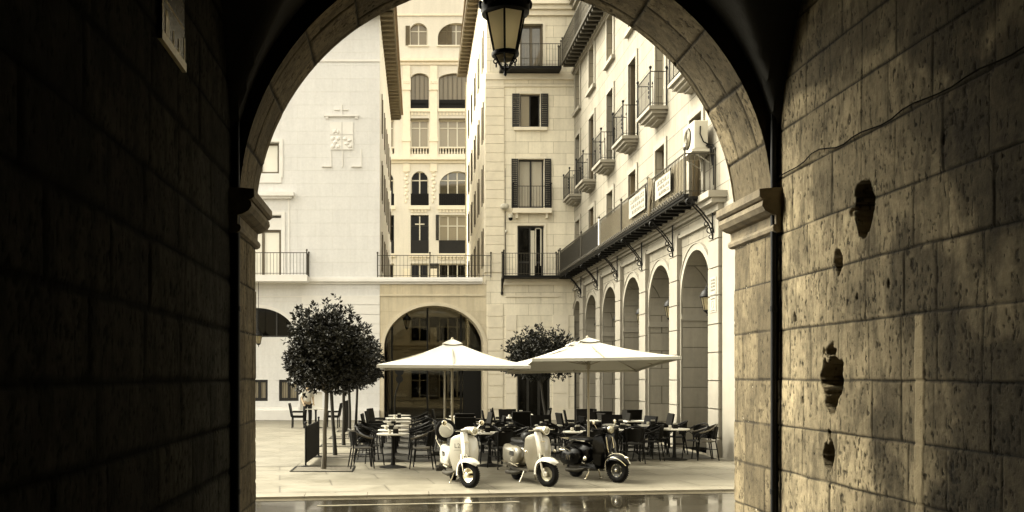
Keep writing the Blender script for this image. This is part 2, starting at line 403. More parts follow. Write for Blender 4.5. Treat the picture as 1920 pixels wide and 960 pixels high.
# ---------------------------------------------------------------- stone sheets for the passage
def vnoise(U, V, s, seed):
    rng = np.random.RandomState(seed); u = U*s; v = V*s
    iu = np.floor(u).astype(int); iv = np.floor(v).astype(int)
    fu = u-iu; fv = v-iv; fu = fu*fu*(3-2*fu); fv = fv*fv*(3-2*fv)
    iu -= iu.min(); iv -= iv.min()
    L = rng.rand(iu.max()+2, iv.max()+2)
    return (L[iu,iv]*(1-fu)+L[iu+1,iv]*fu)*(1-fv)+(L[iu,iv+1]*(1-fu)+L[iu+1,iv+1]*fu)*fv
def fbm(U, V, s, seed, o=4):
    r = 0; a = .5
    for k in range(o): r = r + a*(vnoise(U, V, s*2**k, seed+k)-.5); a *= .5
    return r
def stone_sheet(name, parent, mat, u0, u1, v0, v1, step, pos, courses, seed, pits=(), wmin=.42, wmax=.82, joint=.0058, strips=(), grime_falloff=(), depth=.013, rough=.008):
    nu = max(2, int((u1-u0)/step)); nv = max(2, int((v1-v0)/step))
    U, V = np.meshgrid(np.linspace(u0,u1,nu+1), np.linspace(v0,v1,nv+1), indexing='ij')
    rng = np.random.RandomState(seed)
    wob = fbm(U, V, 3.0, seed+50, 3) * .02
    Vw = V + wob; Uw = U + fbm(U, V, 3.0, seed+60, 3)*.02
    cs = sorted(courses)
    dh = np.full(U.shape, 9.0)
    for c in cs: dh = np.minimum(dh, abs(Vw-c))
    dv = np.full(U.shape, 9.0); tone = np.zeros(U.shape); off = np.zeros(U.shape)
    edges = [-1e3]+cs+[1e3]
    for i in range(len(edges)-1):
        msk = (Vw >= edges[i]) & (Vw < edges[i+1])
        x = u0 - rng.rand()*wmax; js = [x]
        while x < u1+1: x += wmin + rng.rand()*(wmax-wmin); js.append(x)
        for k in range(len(js)-1):
            mm = msk & (Uw >= js[k]) & (Uw < js[k+1])
            tone[mm] = .02 + .96*rng.rand(); off[mm] = (rng.rand()-.5)*.016
            if k: dv = np.where(msk, np.minimum(dv, abs(Uw-js[k])), dv)
    jw = joint * (1 + 1.4*vnoise(U, V, 4.0, seed+70))
    g = np.maximum(np.exp(-(dh/(jw*1.15))**2), np.exp(-(dv/(jw*.8))**2)*.8)
    d = -depth*g + off*.6 + rough*fbm(U, V, 1.6, seed+3, 5) + .003*fbm(U, V, 25, seed+13, 2)
    hole = np.zeros(U.shape)
    for (uc, vc, ru, rv, dp) in pits:
        n_ = fbm(U, V, 9.0, seed+33, 5)
        q = ((abs(U-uc+n_*.07)/ru)**1.35 + (abs(V-vc+n_*.07)/rv)**1.35)**(1/1.35) + n_*.95
        hh = np.clip((1.06-q)/.16, 0, 1); hh = hh*hh*(3-2*hh)
        d -= dp*hh*(1+1.2*fbm(U, V, 12, seed+44, 3)); hole = np.maximum(hole, hh)
    dens = vnoise(U, V, 1.7, seed+81)*.10 + (tone-.5)*.13
    pn = .65*vnoise(U*2.1, V, 21, seed+82) + .35*vnoise(U*1.7, V, 47, seed+83)
    pk = np.clip((pn-.80+dens)/.04, 0, 1); d -= .006*pk
    hole = np.maximum(hole, pk*.80)
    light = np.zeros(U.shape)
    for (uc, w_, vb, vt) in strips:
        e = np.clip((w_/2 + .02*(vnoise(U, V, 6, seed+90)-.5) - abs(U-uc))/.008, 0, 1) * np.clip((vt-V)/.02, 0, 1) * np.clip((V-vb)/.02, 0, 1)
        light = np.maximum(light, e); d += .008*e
    gr = np.zeros(U.shape)  # dirt blotches plus the inward falloff of light, painted as colour
    for (uc, vc, ru, rv, k) in grime_falloff:
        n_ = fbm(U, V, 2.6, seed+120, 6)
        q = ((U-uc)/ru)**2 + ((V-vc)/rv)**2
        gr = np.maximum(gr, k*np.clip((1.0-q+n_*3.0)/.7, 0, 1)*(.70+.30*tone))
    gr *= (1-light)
    P, Nn = pos(U, V)
    X = P + Nn*d[..., None]
    X = X - np.array(root_of(parent).location)
    me = bpy.data.meshes.new(name)
    W = nv+1; idx = np.arange((nu+1)*W).reshape(nu+1, W)
    q = np.stack([idx[:-1,:-1], idx[1:,:-1], idx[1:,1:], idx[:-1,1:]], -1).reshape(-1,4)
    me.vertices.add(X.size//3); me.vertices.foreach_set('co', X.reshape(-1).astype(np.float32))
    me.loops.add(q.size); me.loops.foreach_set('vertex_index', q.reshape(-1).astype(np.int32))
    me.polygons.add(len(q)); me.polygons.foreach_set('loop_start', np.arange(0, q.size, 4, dtype=np.int32))
    me.update(calc_edges=True); me.polygons.foreach_set('use_smooth', np.ones(len(q), dtype=bool))
    at_ = me.attributes.new('stone', 'FLOAT_COLOR', 'POINT')
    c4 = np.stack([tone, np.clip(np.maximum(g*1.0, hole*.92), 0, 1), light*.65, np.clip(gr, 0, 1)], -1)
    at_.data.foreach_set('color', c4.reshape(-1).astype(np.float32))
    me.materials.append(mat)
    o = bpy.data.objects.new(name, me); COL.objects.link(o); o.parent = parent
    return o
def flat(x=None, y=None, sgn=1):
    def f(U, V):
        Z = np.zeros_like(U)
        if x is not None: return np.stack([Z+x, U, V], -1), np.stack([Z+sgn, Z, Z], -1)
        return np.stack([U, Z+y, V], -1), np.stack([Z, Z+sgn, Z], -1)
    return f

# ---------------------------------------------------------------- the vaulted passage
XL, XR, XC, RA, SPR = -1.53, 3.455, .9625, 2.4925, 3.58
Y0, Y1 = 8.72, 9.72
pas = thing('passage_building', 'dark vaulted stone passage whose open arch frames the square', 'building', (XC, 9.72, -.12))
COURSES = [.26,.70,1.125,1.54,1.965,2.425,2.885,3.32,3.83,4.27,4.72,5.18,5.64,6.1]
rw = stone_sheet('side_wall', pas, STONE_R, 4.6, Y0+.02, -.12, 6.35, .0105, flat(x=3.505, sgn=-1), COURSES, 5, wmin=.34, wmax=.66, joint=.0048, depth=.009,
    pits=((7.10,3.27,.17,.22,.34),(7.50,2.93,.065,.12,.2),(7.62,1.97,.19,.31,.34),(7.67,1.37,.09,.15,.26),(8.35,2.52,.025,.05,.04),(6.72,2.66,.02,.03,.03),(7.2,2.62,.02,.04,.03),(8.2,1.8,.02,.04,.03)),
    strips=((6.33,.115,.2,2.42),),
    grime_falloff=((6.78,1.25,.34,.85,.95),(5.55,1.3,.70,1.35,1.0),(7.2,.2,.9,.55,.95),(5.2,3.2,.75,1.0,.95),(6.35,2.7,.42,.40,.8),(5.2,5.2,1.35,.9,1.0),(6.9,4.75,.75,.36,.7),(6.2,3.75,.5,.25,.7),(4.5,2.5,1.0,4.5,1.0),(5.9,4.3,.5,.5,.9),(6.1,2.0,.22,1.2,.8),(5.75,3.4,.4,.6,.9),(7.6,5.3,.8,.45,.8),(8.0,.62,.35,.22,.7),(7.15,2.55,.2,.2,.5),(8.3,3.3,.2,.3,.5),(7.0,3.0,.14,.3,.6),(7.9,4.7,.9,.3,.8),(8.3,5.4,.6,.6,.9),(6.6,5.4,1.1,.6,1.0),(5.9,2.0,.30,.5,.9),(6.0,.9,.25,.7,.9),(8.55,.3,.2,.5,.7)))
rw['label'] = 'lit rough wall with four deep broken holes'
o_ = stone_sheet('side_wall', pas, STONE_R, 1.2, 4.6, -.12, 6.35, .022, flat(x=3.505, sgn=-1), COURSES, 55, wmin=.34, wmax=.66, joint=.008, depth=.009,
    grime_falloff=((3.6,2.0,1.2,2.0,1.0),(2.0,3.5,1.5,2.5,1.0),(4.2,4.5,1.0,1.5,1.0),(1.8,.8,1.2,1.0,1.0)))
o_['label'] = 'inner stretch of the rough wall, dirt and light falloff painted in'
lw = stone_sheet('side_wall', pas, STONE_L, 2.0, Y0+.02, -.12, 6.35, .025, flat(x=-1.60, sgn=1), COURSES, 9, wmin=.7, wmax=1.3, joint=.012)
lw['label'] = 'unlit dark block wall'
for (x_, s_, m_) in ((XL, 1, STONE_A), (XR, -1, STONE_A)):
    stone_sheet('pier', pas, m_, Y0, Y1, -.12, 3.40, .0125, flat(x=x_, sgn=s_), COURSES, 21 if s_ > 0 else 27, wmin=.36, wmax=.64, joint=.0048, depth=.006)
    mb = MB()
    xa, xb = sorted((x_ - s_*.05, x_ - s_*.30))
    mb.box(xa, xb, Y0-.001, Y1, -.12, 6.3)
    build('pier_core', mb, STONE_A, pas, True)
def soffit(U, V):
    a = U / RA                      # U: arc length from the right springing, V: depth
    X = XC + RA*np.cos(a); Z = SPR + RA*np.sin(a)
    return np.stack([X, V, Z], -1), np.stack([-np.cos(a), np.zeros_like(a), -np.sin(a)], -1)
def soffit_sheet():
    L = math.pi*RA; k = 13
    js = [L*i/k for i in range(1, k)]
    def pos(U, V): return soffit(V, U)
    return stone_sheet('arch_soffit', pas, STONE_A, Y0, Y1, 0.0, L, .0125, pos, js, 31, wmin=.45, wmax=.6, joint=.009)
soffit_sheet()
# the arch's faces (annulus on both sides) and the exit facade
mb = MB(); n = 64
for (Y, Rout) in ((Y0-.001, RA+.40),):
    for i in range(n):
        a, b_ = math.pi*i/n, math.pi*(i+1)/n
        mb.quad(*[(XC+r*math.cos(q), Y, SPR+r*math.sin(q)) for r, q in ((RA-.002,a),(Rout,a),(Rout,b_),(RA-.002,b_))])
build('arch_face', mb, STONE_A, pas, True)
mb = MB()
for i in range(n):
    a, b_ = math.pi*i/n, math.pi*(i+1)/n
    pa, pb = (XC+RA*math.cos(a), SPR+RA*math.sin(a)), (XC+RA*math.cos(b_), SPR+RA*math.sin(b_))
    for Y in (Y1, Y1-.02):
        mb.quad((pa[0],Y,pa[1]),(pb[0],Y,pb[1]),(pb[0],Y,7.3),(pa[0],Y,7.3))
mb.box(XR+.01, 15, Y1-.6, Y1, -.12, 7.3); mb.box(-14, XL-.01, Y1-.6, Y1, -.12, 7.3)
build('facade', mb, F_MID, pas, True)
mb = MB()
mb.box(3.70, 15, -8, Y1-.62, -.12, 7.3); mb.box(-14, -1.80, -8, Y1-.62, -.12, 7.3); mb.box(-1.78, 3.68, -8, Y1-.65, 6.45, 7.3); mb.box(-14, 15, -8.6, -8.02, -.12, 7.3)
build('wall', mb, VAULT, pas, True)
# groin vault
def vault_z(x, y):
    best = 0
    for c in (6.22, 1.22, -3.78):
        if c-2.5 <= y <= c+2.5: best = math.sqrt(max(0, 2.5**2-(y-c)**2))
    return 3.74 + max(math.sqrt(max(0, 2.56**2-(x-XC)**2)), best*1.02)
mb = MB(); nx, ny = 60, 190
ys = [c_ + 2.5*math.cos(math.pi*k_/56) for c_ in (6.22, 1.22, -3.78) for k_ in range(56)] + [-6.28]; ny = len(ys)-1; xs = [-1.603 + i*(3.508+1.603)/nx for i in range(nx+1)]
mb.add([(x, y, min(vault_z(x, y), 6.4)) for y in ys for x in xs], [(j*(nx+1)+i, j*(nx+1)+i+1, (j+1)*(nx+1)+i+1, (j+1)*(nx+1)+i) for j in range(ny) for i in range(nx)], True)
build('vault', mb, VAULT, pas, True, normals=False)
mb = MB(); mb.box(3.51, 3.69, -8, 1.21, -.12, 6.4); build('side_wall_rear', mb, VAULT, pas, True)
mb = MB(); mb.box(-1.79, -1.605, -8, 2.02, -.12, 6.4); build('side_wall_rear', mb, VAULT, pas, True)
# imposts: moulding profile run along the jamb, with returns
IMP = [(0,3.33),(.028,3.345),(.036,3.375),(.028,3.40),(.005,3.405),(.008,3.49),(.05,3.50),(.105,3.53),(.135,3.575),(.128,3.62),(.105,3.632),(.135,3.637),(.158,3.66),(.158,3.73),(0,3.745)]
for (x_, s_) in ((XL, 1), (XR, -1)):
    mb = MB(); rings = []
    for (Y, k) in ((Y0-.10, 0.0), (Y0-.099, 1.0), (Y1+.099, 1.0), (Y1+.10, 0.0)):
        rings.append([(x_ - s_*.02 + s_*(p*k+.02), Y, z) for p, z in IMP] + [(x_-s_*.25, Y, 3.745), (x_-s_*.25, Y, 3.33)])
    mb.loft(rings, smooth=False)
    build('impost', mb, M('impost stone', (.155,.125,.077), .9, var=.5, scale=5, bmp=.5), pas, True)
# downpipes in the corners, the cable, the plaque
for (x_, lab) in ((XL-.015, 'black downpipe in the corner of the unlit wall'), (XR-.002, 'black downpipe in the corner of the lit wall')):
    mb = MB(); mb.tube([(x_, Y0-.035, -.11), (x_, Y0-.035, 6.1)], .030, 10)
    p = thing('downpipe', lab, 'pipe', (x_, Y0-.035, -.11)); build('pipe', mb, IRON, p, True)
    mb = MB()
    for z in (.9, 2.6, 4.6): mb.lathe([(.036,z),(.036,z+.05)], 10, (x_, Y0-.035, 0))
    build('bracket', mb, IRON, p, True)
pts = []
rr = random.Random(4)
for i in range(26):
    y = 8.68 - i*.145; pts.append((3.485, y, 3.845 + .012*math.sin(i*1.3) + rr.uniform(-.008,.008) + (.05*max(0, 1-abs(i-5)/3))))
mb = MB(); mb.tube(pts, .0055, 5)
tag(build('cable', mb, M('dull black cable', (.012,.010,.007), .95, spec=.05)), 'dark sagging cable fixed along the lit passage wall', 'cable')

# ================================================================ BUILDINGS
def wall(name, parent, mat, pl, u0, u1, v0, v1, holes=(), reveal=.28, nseg=20, n0=0.0):
    """a facade sheet with rectangular or arched openings (hole: u0,u1,v0,v1,rise) and their reveals"""
    mb = MB(); uv = []
    def q(pts):
        mb.add([pl(u, v, n) for u, v, n in pts], [tuple(range(len(pts)))]); uv.append([(u + n*.7, v) for u, v, n in pts])
    us = sorted({u0, u1} | {h[0] for h in holes} | {h[1] for h in holes}); vs = sorted({v0, v1} | {h[2] for h in holes} | {h[3] for h in holes})
    us = [u for u in us if u0 <= u <= u1]; vs = [v for v in vs if v0 <= v <= v1]
    for i in range(len(us)-1):
        for j in range(len(vs)-1):
            cu, cv = (us[i]+us[i+1])/2, (vs[j]+vs[j+1])/2
            if any(h[0] < cu < h[1] and h[2] < cv < h[3] for h in holes): continue
            q([(us[i],vs[j],n0),(us[i+1],vs[j],n0),(us[i+1],vs[j+1],n0),(us[i],vs[j+1],n0)])
    for h in holes:
        a, b_, c, d = h[:4]; rise = h[4] if len(h) > 4 else 0; rv = h[5] if len(h) > 5 else reveal
        e = d - rise
        q([(a,c,n0),(a,e,n0),(a,e,n0-rv),(a,c,n0-rv)]); q([(b_,c,n0),(b_,c,n0-rv),(b_,e,n0-rv),(b_,e,n0)])
        q([(a,c,n0),(a,c,n0-rv),(b_,c,n0-rv),(b_,c,n0)])
        if not rise: q([(a,d,n0),(b_,d,n0),(b_,d,n0-rv),(a,d,n0-rv)])
        else:
            m_, r_ = (a+b_)/2, (b_-a)/2
            for k in range(nseg):
                t0, t1 = math.pi*k/nseg, math.pi*(k+1)/nseg
                p0, p1 = (m_+r_*math.cos(t0), e+rise*math.sin(t0)), (m_+r_*math.cos(t1), e+rise*math.sin(t1))
                q([(p0[0],p0[1],n0),(p0[0],d,n0),(p1[0],d,n0),(p1[0],p1[1],n0)])
                q([(p0[0],p0[1],n0),(p1[0],p1[1],n0),(p1[0],p1[1],n0-rv),(p0[0],p0[1],n0-rv)])
    mb.uv = uv
    return build(name, mb, mat, parent, True, normals=False)

def archband(mb, pl, uc, vs, r0, r1, rise0, rise1, n0, n1, nseg=24):
    for k in range(nseg):
        t0, t1 = math.pi*k/nseg, math.pi*(k+1)/nseg
        c = []
        for n in (n0, n1):
            for (r, rs, t) in ((r0,rise0,t0),(r1,rise1,t0),(r1,rise1,t1),(r0,rise0,t1)):
                c.append(pl(uc+r*math.cos(t), vs+rs*math.sin(t), n))
        mb.add(c, [(4,5,6,7),(0,1,5,4),(2,3,7,6),(0,4,7,3),(1,2,6,5)])

def window(parent, pl, u0, u1, v0, v1, cols=2, trans=(), fm=WOODP, pm=GLASSM, nd=-.16, ft=.055, name='window', shut=None, sm=WOODD, sill=None, open_at=None, shw=None):
    mb = MB(); n0, n1 = nd-.04, nd
    mb.pbox(pl,u0,u0+ft,v0,v1,n0,n1); mb.pbox(pl,u1-ft,u1,v0,v1,n0,n1); mb.pbox(pl,u0+ft,u1-ft,v0,v0+ft*1.2,n0,n1); mb.pbox(pl,u0+ft,u1-ft,v1-ft,v1,n0,n1)
    for k in range(1, cols):
        u = u0+(u1-u0)*k/cols; mb.pbox(pl,u-ft*.55,u+ft*.55,v0+ft*1.2,v1-ft,n0,n1+.006)
    for t_ in trans:
        v = v0+(v1-v0)*t_; mb.pbox(pl,u0+ft,u1-ft,v-ft*.45,v+ft*.45,n0+.004,n1-.004)
    w_ = build(name, mb, fm, parent, True)
    mb = MB(); mb.pbox(pl,u0,u1,v0,v1,n0-.03,n0-.012); build('pane', mb, pm, w_, True)
    if shut:
        W = shw or (u1-u0)/2
        for s_, hinge in ((-1,u0),(1,u1)):
            mb = MB()
            if shut == 'flat': a, b_ = sorted((hinge+s_*.02, hinge+s_*(W+.02))); shutter(mb, pl, a, b_, v0, v1, .02, .06)
            elif shut == 'edge': a = hinge-.02 if s_ < 0 else hinge-.02; mb.pbox(pl,a,a+.04,v0,v1,.01,W)
            elif shut == 'reveal': a = hinge+(.015 if s_ < 0 else -.055); mb.pbox(pl,a,a+.04,v0,v1,nd+.02,nd+.02+W)
            build('shutter', mb, sm, w_, True)
    if sill:
        mb = MB(); mb.pbox(pl,u0-.10,u1+.10,v0-.12,v0,.004,.11); build('sill', mb, sill, w_, True)
    return w_
def shutter(mb, pl, a, b_, v0, v1, n0, n1):
    mb.pbox(pl,a,a+.05,v0,v1,n0,n1); mb.pbox(pl,b_-.05,b_,v0,v1,n0,n1); mb.pbox(pl,a+.05,b_-.05,v0,v0+.07,n0,n1); mb.pbox(pl,a+.05,b_-.05,v1-.06,v1,n0,n1)
    n = max(4, int((v1-v0)/.09))
    for k in range(n):
        v = v0+.07+(v1-v0-.13)*k/n; mb.pbox(pl,a+.05,b_-.05,v,v+(v1-v0-.13)/n*.7,n0+.008,n1-.008)

def railing(parent, pts, h=1.0, sp=.125, mat=IRONG, r=.008, posts=True, name='railing', mid=None):
    mb = MB(); pts = [Vector(p) for p in pts]
    for a, b_ in zip(pts[:-1], pts[1:]):
        L = (b_-a).length; n = max(1, round(L/sp)); Z = Vector((0,0,1))
        mb.tube([a+Z*h, b_+Z*h], r*2.0, 4); mb.tube([a+Z*.08, b_+Z*.08], r*1.4, 4)
        if mid: mb.tube([a+Z*mid, b_+Z*mid], r*1.1, 4)
        for k in range(n+1):
            p = a.lerp(b_, k/n); mb.tube([p+Z*.02, p+Z*h], r, 4)
    if posts:
        for p in pts:
            mb.tube([p, p+Vector((0,0,h+.08))], r*2.4, 6); mb.sup(p+Vector((0,0,h+.12)), .045,.045,.05, 2, 8, 6)
    return build(name, mb, mat, parent, True)

def mouldbox(mb, pl, u0, u1, steps):
    """a stack of courses: (v0, v1, projection)"""
    for (a, b_, p) in steps: mb.pbox(pl, u0, u1, a, b_, -.02, p)

YF = 42.7
FP = front(YF)
PX = lambda px: (px-755)*YF/F_PX
PV = lambda py: 2+(705-py)*YF/F_PX

# ---------------------------------------------------------------- left building
lb = thing('townhouse', 'pale smooth building with carved coat of arms left of the narrow street', 'building', (-8.0, YF, 0))
CX = PX(712)
side = Plane((CX,YF,0),(math.sin(R(1)),math.cos(R(1)),0),(math.cos(R(1)),-math.sin(R(1)),0))
hl = [(PX(455),PX(523),PV(325),PV(267)), (PX(458),PX(527),PV(520),PV(404)),
      (PX(405),PX(555),PV(632),PV(577),PV(577)-PV(632)), (PX(470),PX(502),PV(752),PV(712)), (PX(523),PX(560),PV(752),PV(712)),
      (PX(563),PX(604),0.42,PV(735)), (PX(330),PX(395),PV(520),PV(404)), (PX(330),PX(395),PV(325),PV(267)), (PX(330),PX(395),PV(752),PV(712))]
wall('wall', lb, F_LEFT, FP, -17, CX, 0, 19.6, hl, .30)
us = []
hs = [(u, u+.95, v, v+1.9) for u in (2.0,5.2,8.4,11.6,14.8) for v in (7.0,10.4,13.6)]
wall('wall', lb, F_LEFT, side, 0, 17.4, 0, 19.6, hs, .25)
mb = MB(); mb.pbox(FP,-17,CX-.05,0,19.5,-17.4,-17.2); mb.pbox(FP,-17,-16.8,0,19.5,-17.2,-.4); mb.pbox(FP,-16.7,CX-.4,0,19.4,-1.0,-.9); mb.pbox(side,.3,17.2,0,19.4,-.7,-.6)
build('inner_wall', mb, INT, lb, True)
# windows in view
window(lb, FP, PX(455),PX(523),PV(325),PV(267), 2, (), WOODM, GLASSB, -.2, .09, sill=None)
window(lb, FP, PX(330),PX(395),PV(325),PV(267), 2, (), WOODM, GLASSB, -.2, .09)
d_ = window(lb, FP, PX(458),PX(527),PV(520),PV(430), 2, (), WOODM, GLASSB, -.2, .11, name='balcony_door')
window(lb, FP, PX(330),PX(395),PV(520),PV(430), 2, (), WOODM, GLASSB, -.2, .11, name='balcony_door')
for a_, b_ in ((458,527),(330,395)):
    mb = MB(); mb.pbox(FP,PX(a_),PX(b_),PV(430),PV(408),-.22,-.1); build('lintel_panel', mb, TRIMW, lb, True)
window(lb, FP, PX(405),PX(555),PV(632),PV(577), 4, (), WOODD, GLASSD, -.24, .06, name='lunette_window')
for a, b_ in ((470,502),(523,560),(330,395)):
    w_ = window(lb, FP, PX(a),PX(b_),PV(752),PV(712), 2, (), WOODD, CURT, -.12, .12)
    mb = MB()
    for k in range(1, 9):
        u = PX(a)+(PX(b_)-PX(a))*k/9; mb.tube([FP(u,PV(752),-.03),FP(u,PV(712),-.03)],.008,4)
    build('bars', mb, IRON, w_, True)
mb = MB(); mb.pbox(FP,PX(563),PX(604),.42,PV(735),-.25,-.12); mb.pbox(FP,PX(583)-.02,PX(583)+.02,.45,PV(737),-.12,-.10); dr = build('door', mb, M('white door', (.62,.595,.53), .45, var=.04), lb, True)
mb = MB(); mb.sup(FP(PX(586),1.1,-.08),.04,.04,.05); build('handle', mb, IRON, dr, True)
# trims
mb = MB()
mouldbox(mb, FP, -17, CX+.02, [(PV(116),PV(112),.05)])                         # string under the attic
mb.pbox(FP,PX(440),PX(552),PV(369),PV(362),-.02,.32); mb.pbox(FP,PX(445),PX(548),PV(373),PV(369),-.02,.2)   # ledge over the door
for (a, b_, c, d) in ((455,523,325,267),(458,527,520,404)):                    # raised architraves
    t_ = .16
    mb.pbox(FP,PX(b_)+.02,PX(b_)+.02+t_,PV(c)-.2,PV(d)+t_,-.01,.05); mb.pbox(FP,PX(a)-t_,PX(b_)+.02,PV(d)+.02,PV(d)+t_,-.01,.05)
mb.pbox(FP,PX(440),PX(528),PV(343),PV(327),-.01,.06)
mb.pbox(FP,PX(540),PX(543),PV(520),PV(373),-.01,.03)
mb.pbox(FP,-17,CX-.02,.0,.44,-.02,.30); mb.pbox(FP,-17,PX(560),.44,PV(763),-.02,.05)          # plinth
build('trim', mb, TRIMW, lb, True)
mb = MB(); mouldbox(mb, FP, -17, PX(904), [(6.20,6.30,.12),(6.30,6.42,.26),(6.42,6.50,.20)])
build('cornice', mb, TRIMW, lb, True)
mb = MB()
for k, py in enumerate(range(571, 690, 18)): mb.pbox(FP,PX(568) if k > 2 else PX(566),CX,PV(py),PV(py)+.62*.66,-.02,.035)
mb.pbox(FP,-17,PX(566),PV(557),PV(555),-.01,.03)
archband(mb, FP, PX(480), PV(632), PX(555)-PX(480), PX(561)-PX(480), PV(577)-PV(632), PV(571)-PV(632), -.01, .05)
build('rustication', mb, TRIMW, lb, True)
# balcony
bl = MB(); bl.pbox(FP,PX(330),PX(580),6.24,6.52,.0,1.0); bo = build('balcony', bl, TRIMW, lb, True)
railing(bo, [FP(PX(330),6.52,.92),FP(PX(579),6.52,.92),FP(PX(579),6.52,.05)], 1.0, .15, IRONG, .011)
# side shutters, eave, roof
for (a, b_, c, d) in hs: window(lb, side, a, b_, c, d, 2, (), WOODM, GLASSD, -.2, .07, shut='edge', shw=.05, sm=WOODM)
ev = MB(); ev.pbox(side,-1.0,17.4,18.55,18.78,0,.66)
for k in range(30): ev.pbox(side,-.9+k*.62,-.78+k*.62,18.42,18.55,0,.6)
ev.pbox(FP,-17,CX+.6,18.55,18.78,.0,.9); build('eave', ev, EAVE, lb, True)
mb = MB()
A = [FP(-17,18.9,1.0), side(-1.0,18.9,.78), side(17.8,18.9,.78), FP(-17,18.9,-18.0)]
rg_ = [FP(-16,21.5,-8.5), FP(CX-7,21.5,-8.5)]
mb.add(A+rg_, [(0,1,5,4),(1,2,5),(2,3,4,5),(3,0,4),(3,2,1,0)]); build('roof', mb, ROOFT, lb, True)
# coat of arms in low relief
ca = MB()
def rel(x0,x1,y0,y1,n): ca.pbox(FP,PX(x0),PX(x1),PV(y1),PV(y0),-.01,n)
rel(619,641,229,253,.05); rel(642,662,229,253,.05); rel(620,641,254,281,.055); rel(642,662,254,281,.055)
rel(608,673,216,219,.11); rel(627,637,205,207,.07); rel(643,653,205,207,.07); rel(611,616,219,223,.08); rel(666,671,219,223,.08)
rel(604,622,311,313.5,.09); rel(659,678,311,313.5,.09); rel(619,621,283,311,.03); rel(676,678,280,311,.03); rel(641,643,283,313,.04); rel(640,642,196,216,.06)
for (x,y) in ((624,260),(634,260),(629,267),(624,275),(634,275)): ca.sup(FP(PX(x),PV(y),.05),.10,.06,.10)
for (x,y) in ((647,261),(655,264),(650,270),(656,275)): ca.sup(FP(PX(x),PV(y),.05),.11,.06,.07)
for (x,y) in ((626,248),(630,245),(634,248)): ca.sup(FP(PX(x),PV(y),.05),.06,.05,.09)
build('coat_of_arms', ca, TRIMW, lb, True)

# ---------------------------------------------------------------- screen wall with the wide arch and the terrace above
sw = thing('archway_wall', 'stained screen wall pierced by a wide flat arch with railed terrace above', 'wall', (PX(812), YF, 0))
CU_E = PX(911)-.05
AU0, AU1, AV, AS = PX(720), PX(907), PV(573), PV(652)
wall('wall', sw, F_LOW, FP, CX+.01, PX(912), 0, 6.2, [(AU0,AU1,0,AV,AV-AS,1.0)], nseg=36)
mb = MB(); archband(mb, FP, (AU0+AU1)/2, AS, AU1-(AU0+AU1)/2, AU1-(AU0+AU1)/2+.16, AV-AS, AV-AS+.16, -.01, .05, 36)
mb.pbox(FP,AU0-.16,AU0,0,AS,-.01,.05); mb.pbox(FP,AU1,AU1+.16,0,AS,-.01,.05)
mb.pbox(FP,CX,PX(906),PV(555),PV(552),-.01,.06)
build('archivolt', mb, M('arch band stone', (.58,.515,.39), .85, var=.15, scale=1.5), sw, True)
mb = MB(); mb.pbox(FP,CX+.3,CU_E,6.20,6.34,-9,-1.0); build('terrace_deck', mb, INT, sw, True)
railing(sw, [FP(PX(708),6.50,.12),FP(PX(806),6.50,.12),FP(PX(920),6.50,.12)], 1.0, .17, IRONG, .010, mid=.55)
mb = MB(); mb.pbox(FP,CX+.02,AU0-.002,0,6.19,-9,-1.02); mb.pbox(FP,AU1+.002,PX(911),0,6.19,-9,-1.02); build('passage_wall', mb, INT, sw, True)
def tinted():
    m, t, b = nodes_of('smoked glass'); t.nodes.remove(b)
    tr = N(t, 'ShaderNodeBsdfTransparent'); tr.inputs[0].default_value = (.25,.235,.195,1)
    gl = N(t, 'ShaderNodeBsdfGlossy'); gl.inputs['Roughness'].default_value = .02; gl.inputs[0].default_value = (.8,.8,.75,1)
    fz = N(t, 'ShaderNodeFresnel'); fz.inputs[0].default_value = 1.35
    mx = N(t, 'ShaderNodeMixShader'); t.links.new(fz.outputs[0], mx.inputs[0]); t.links.new(tr.outputs[0], mx.inputs[1]); t.links.new(gl.outputs[0], mx.inputs[2])
    t.links.new(mx.outputs[0], [n for n in t.nodes if n.type == 'OUTPUT_MATERIAL'][0].inputs[0]); return m
mb = MB(); mb.pbox(FP,AU0-.0,AU1+.0,0,6.19,-1.50,-1.49); gs = build('glazed_screen', mb, tinted(), sw, True)
mb = MB()
for u in (AU0+.35, PX(803), PX(868)): mb.pbox(FP,u-.04,u+.04,0,6.19,-1.48,-1.42)
mb.pbox(FP,AU0,AU1,2.62,2.72,-1.47,-1.43); mb.pbox(FP,PX(872),AU1,0,3.0,-1.48,-1.44); build('glazing_bars', mb, IRON, gs, True)

# ---------------------------------------------------------------- corner building with the quoined front
cb = thing('corner_block', 'tall quoined front with black shuttered windows above the iron balcony', 'building', (5.8, YF, 0))
CU0, CU1 = PX(912), 7.85
openings = dict(top=(975,1018,135,45), w3=(975,1013,238,176), w2=(972,1020,390,298), w1=(970,1020,520,423), g=(970,1032,787,640))
hc = [(PX(a),PX(b_),PV(c),PV(d)) for a,b_,c,d in openings.values()]
wall('wall', cb, F_MID, FP, CU0+.002, CU1, 0, 21.0, hc, .30)
side2 = Plane((CU0,YF,0),(math.sin(R(.95)),math.cos(R(.95)),0),(-math.cos(R(.95)),math.sin(R(.95)),0))
hs2 = [(u, u+.9, v, v+1.8) for u in (1.6,4.7,7.8,10.9,14.0) for v in (7.2,10.2,13.2,16.6)]
wall('wall', cb, F_MID, side2, 0, 17.4, 0, 21.4, hs2, .25)
mb = MB(); mb.pbox(FP,CU0+.2,15,0,20.9,-17.4,-17.3); mb.pbox(FP,CU0+.5,CU1,0,20.8,-1.0,-.9); mb.pbox(side2,.4,17.2,0,20.8,-.7,-.6); build('inner_wall', mb, INT, cb, True)
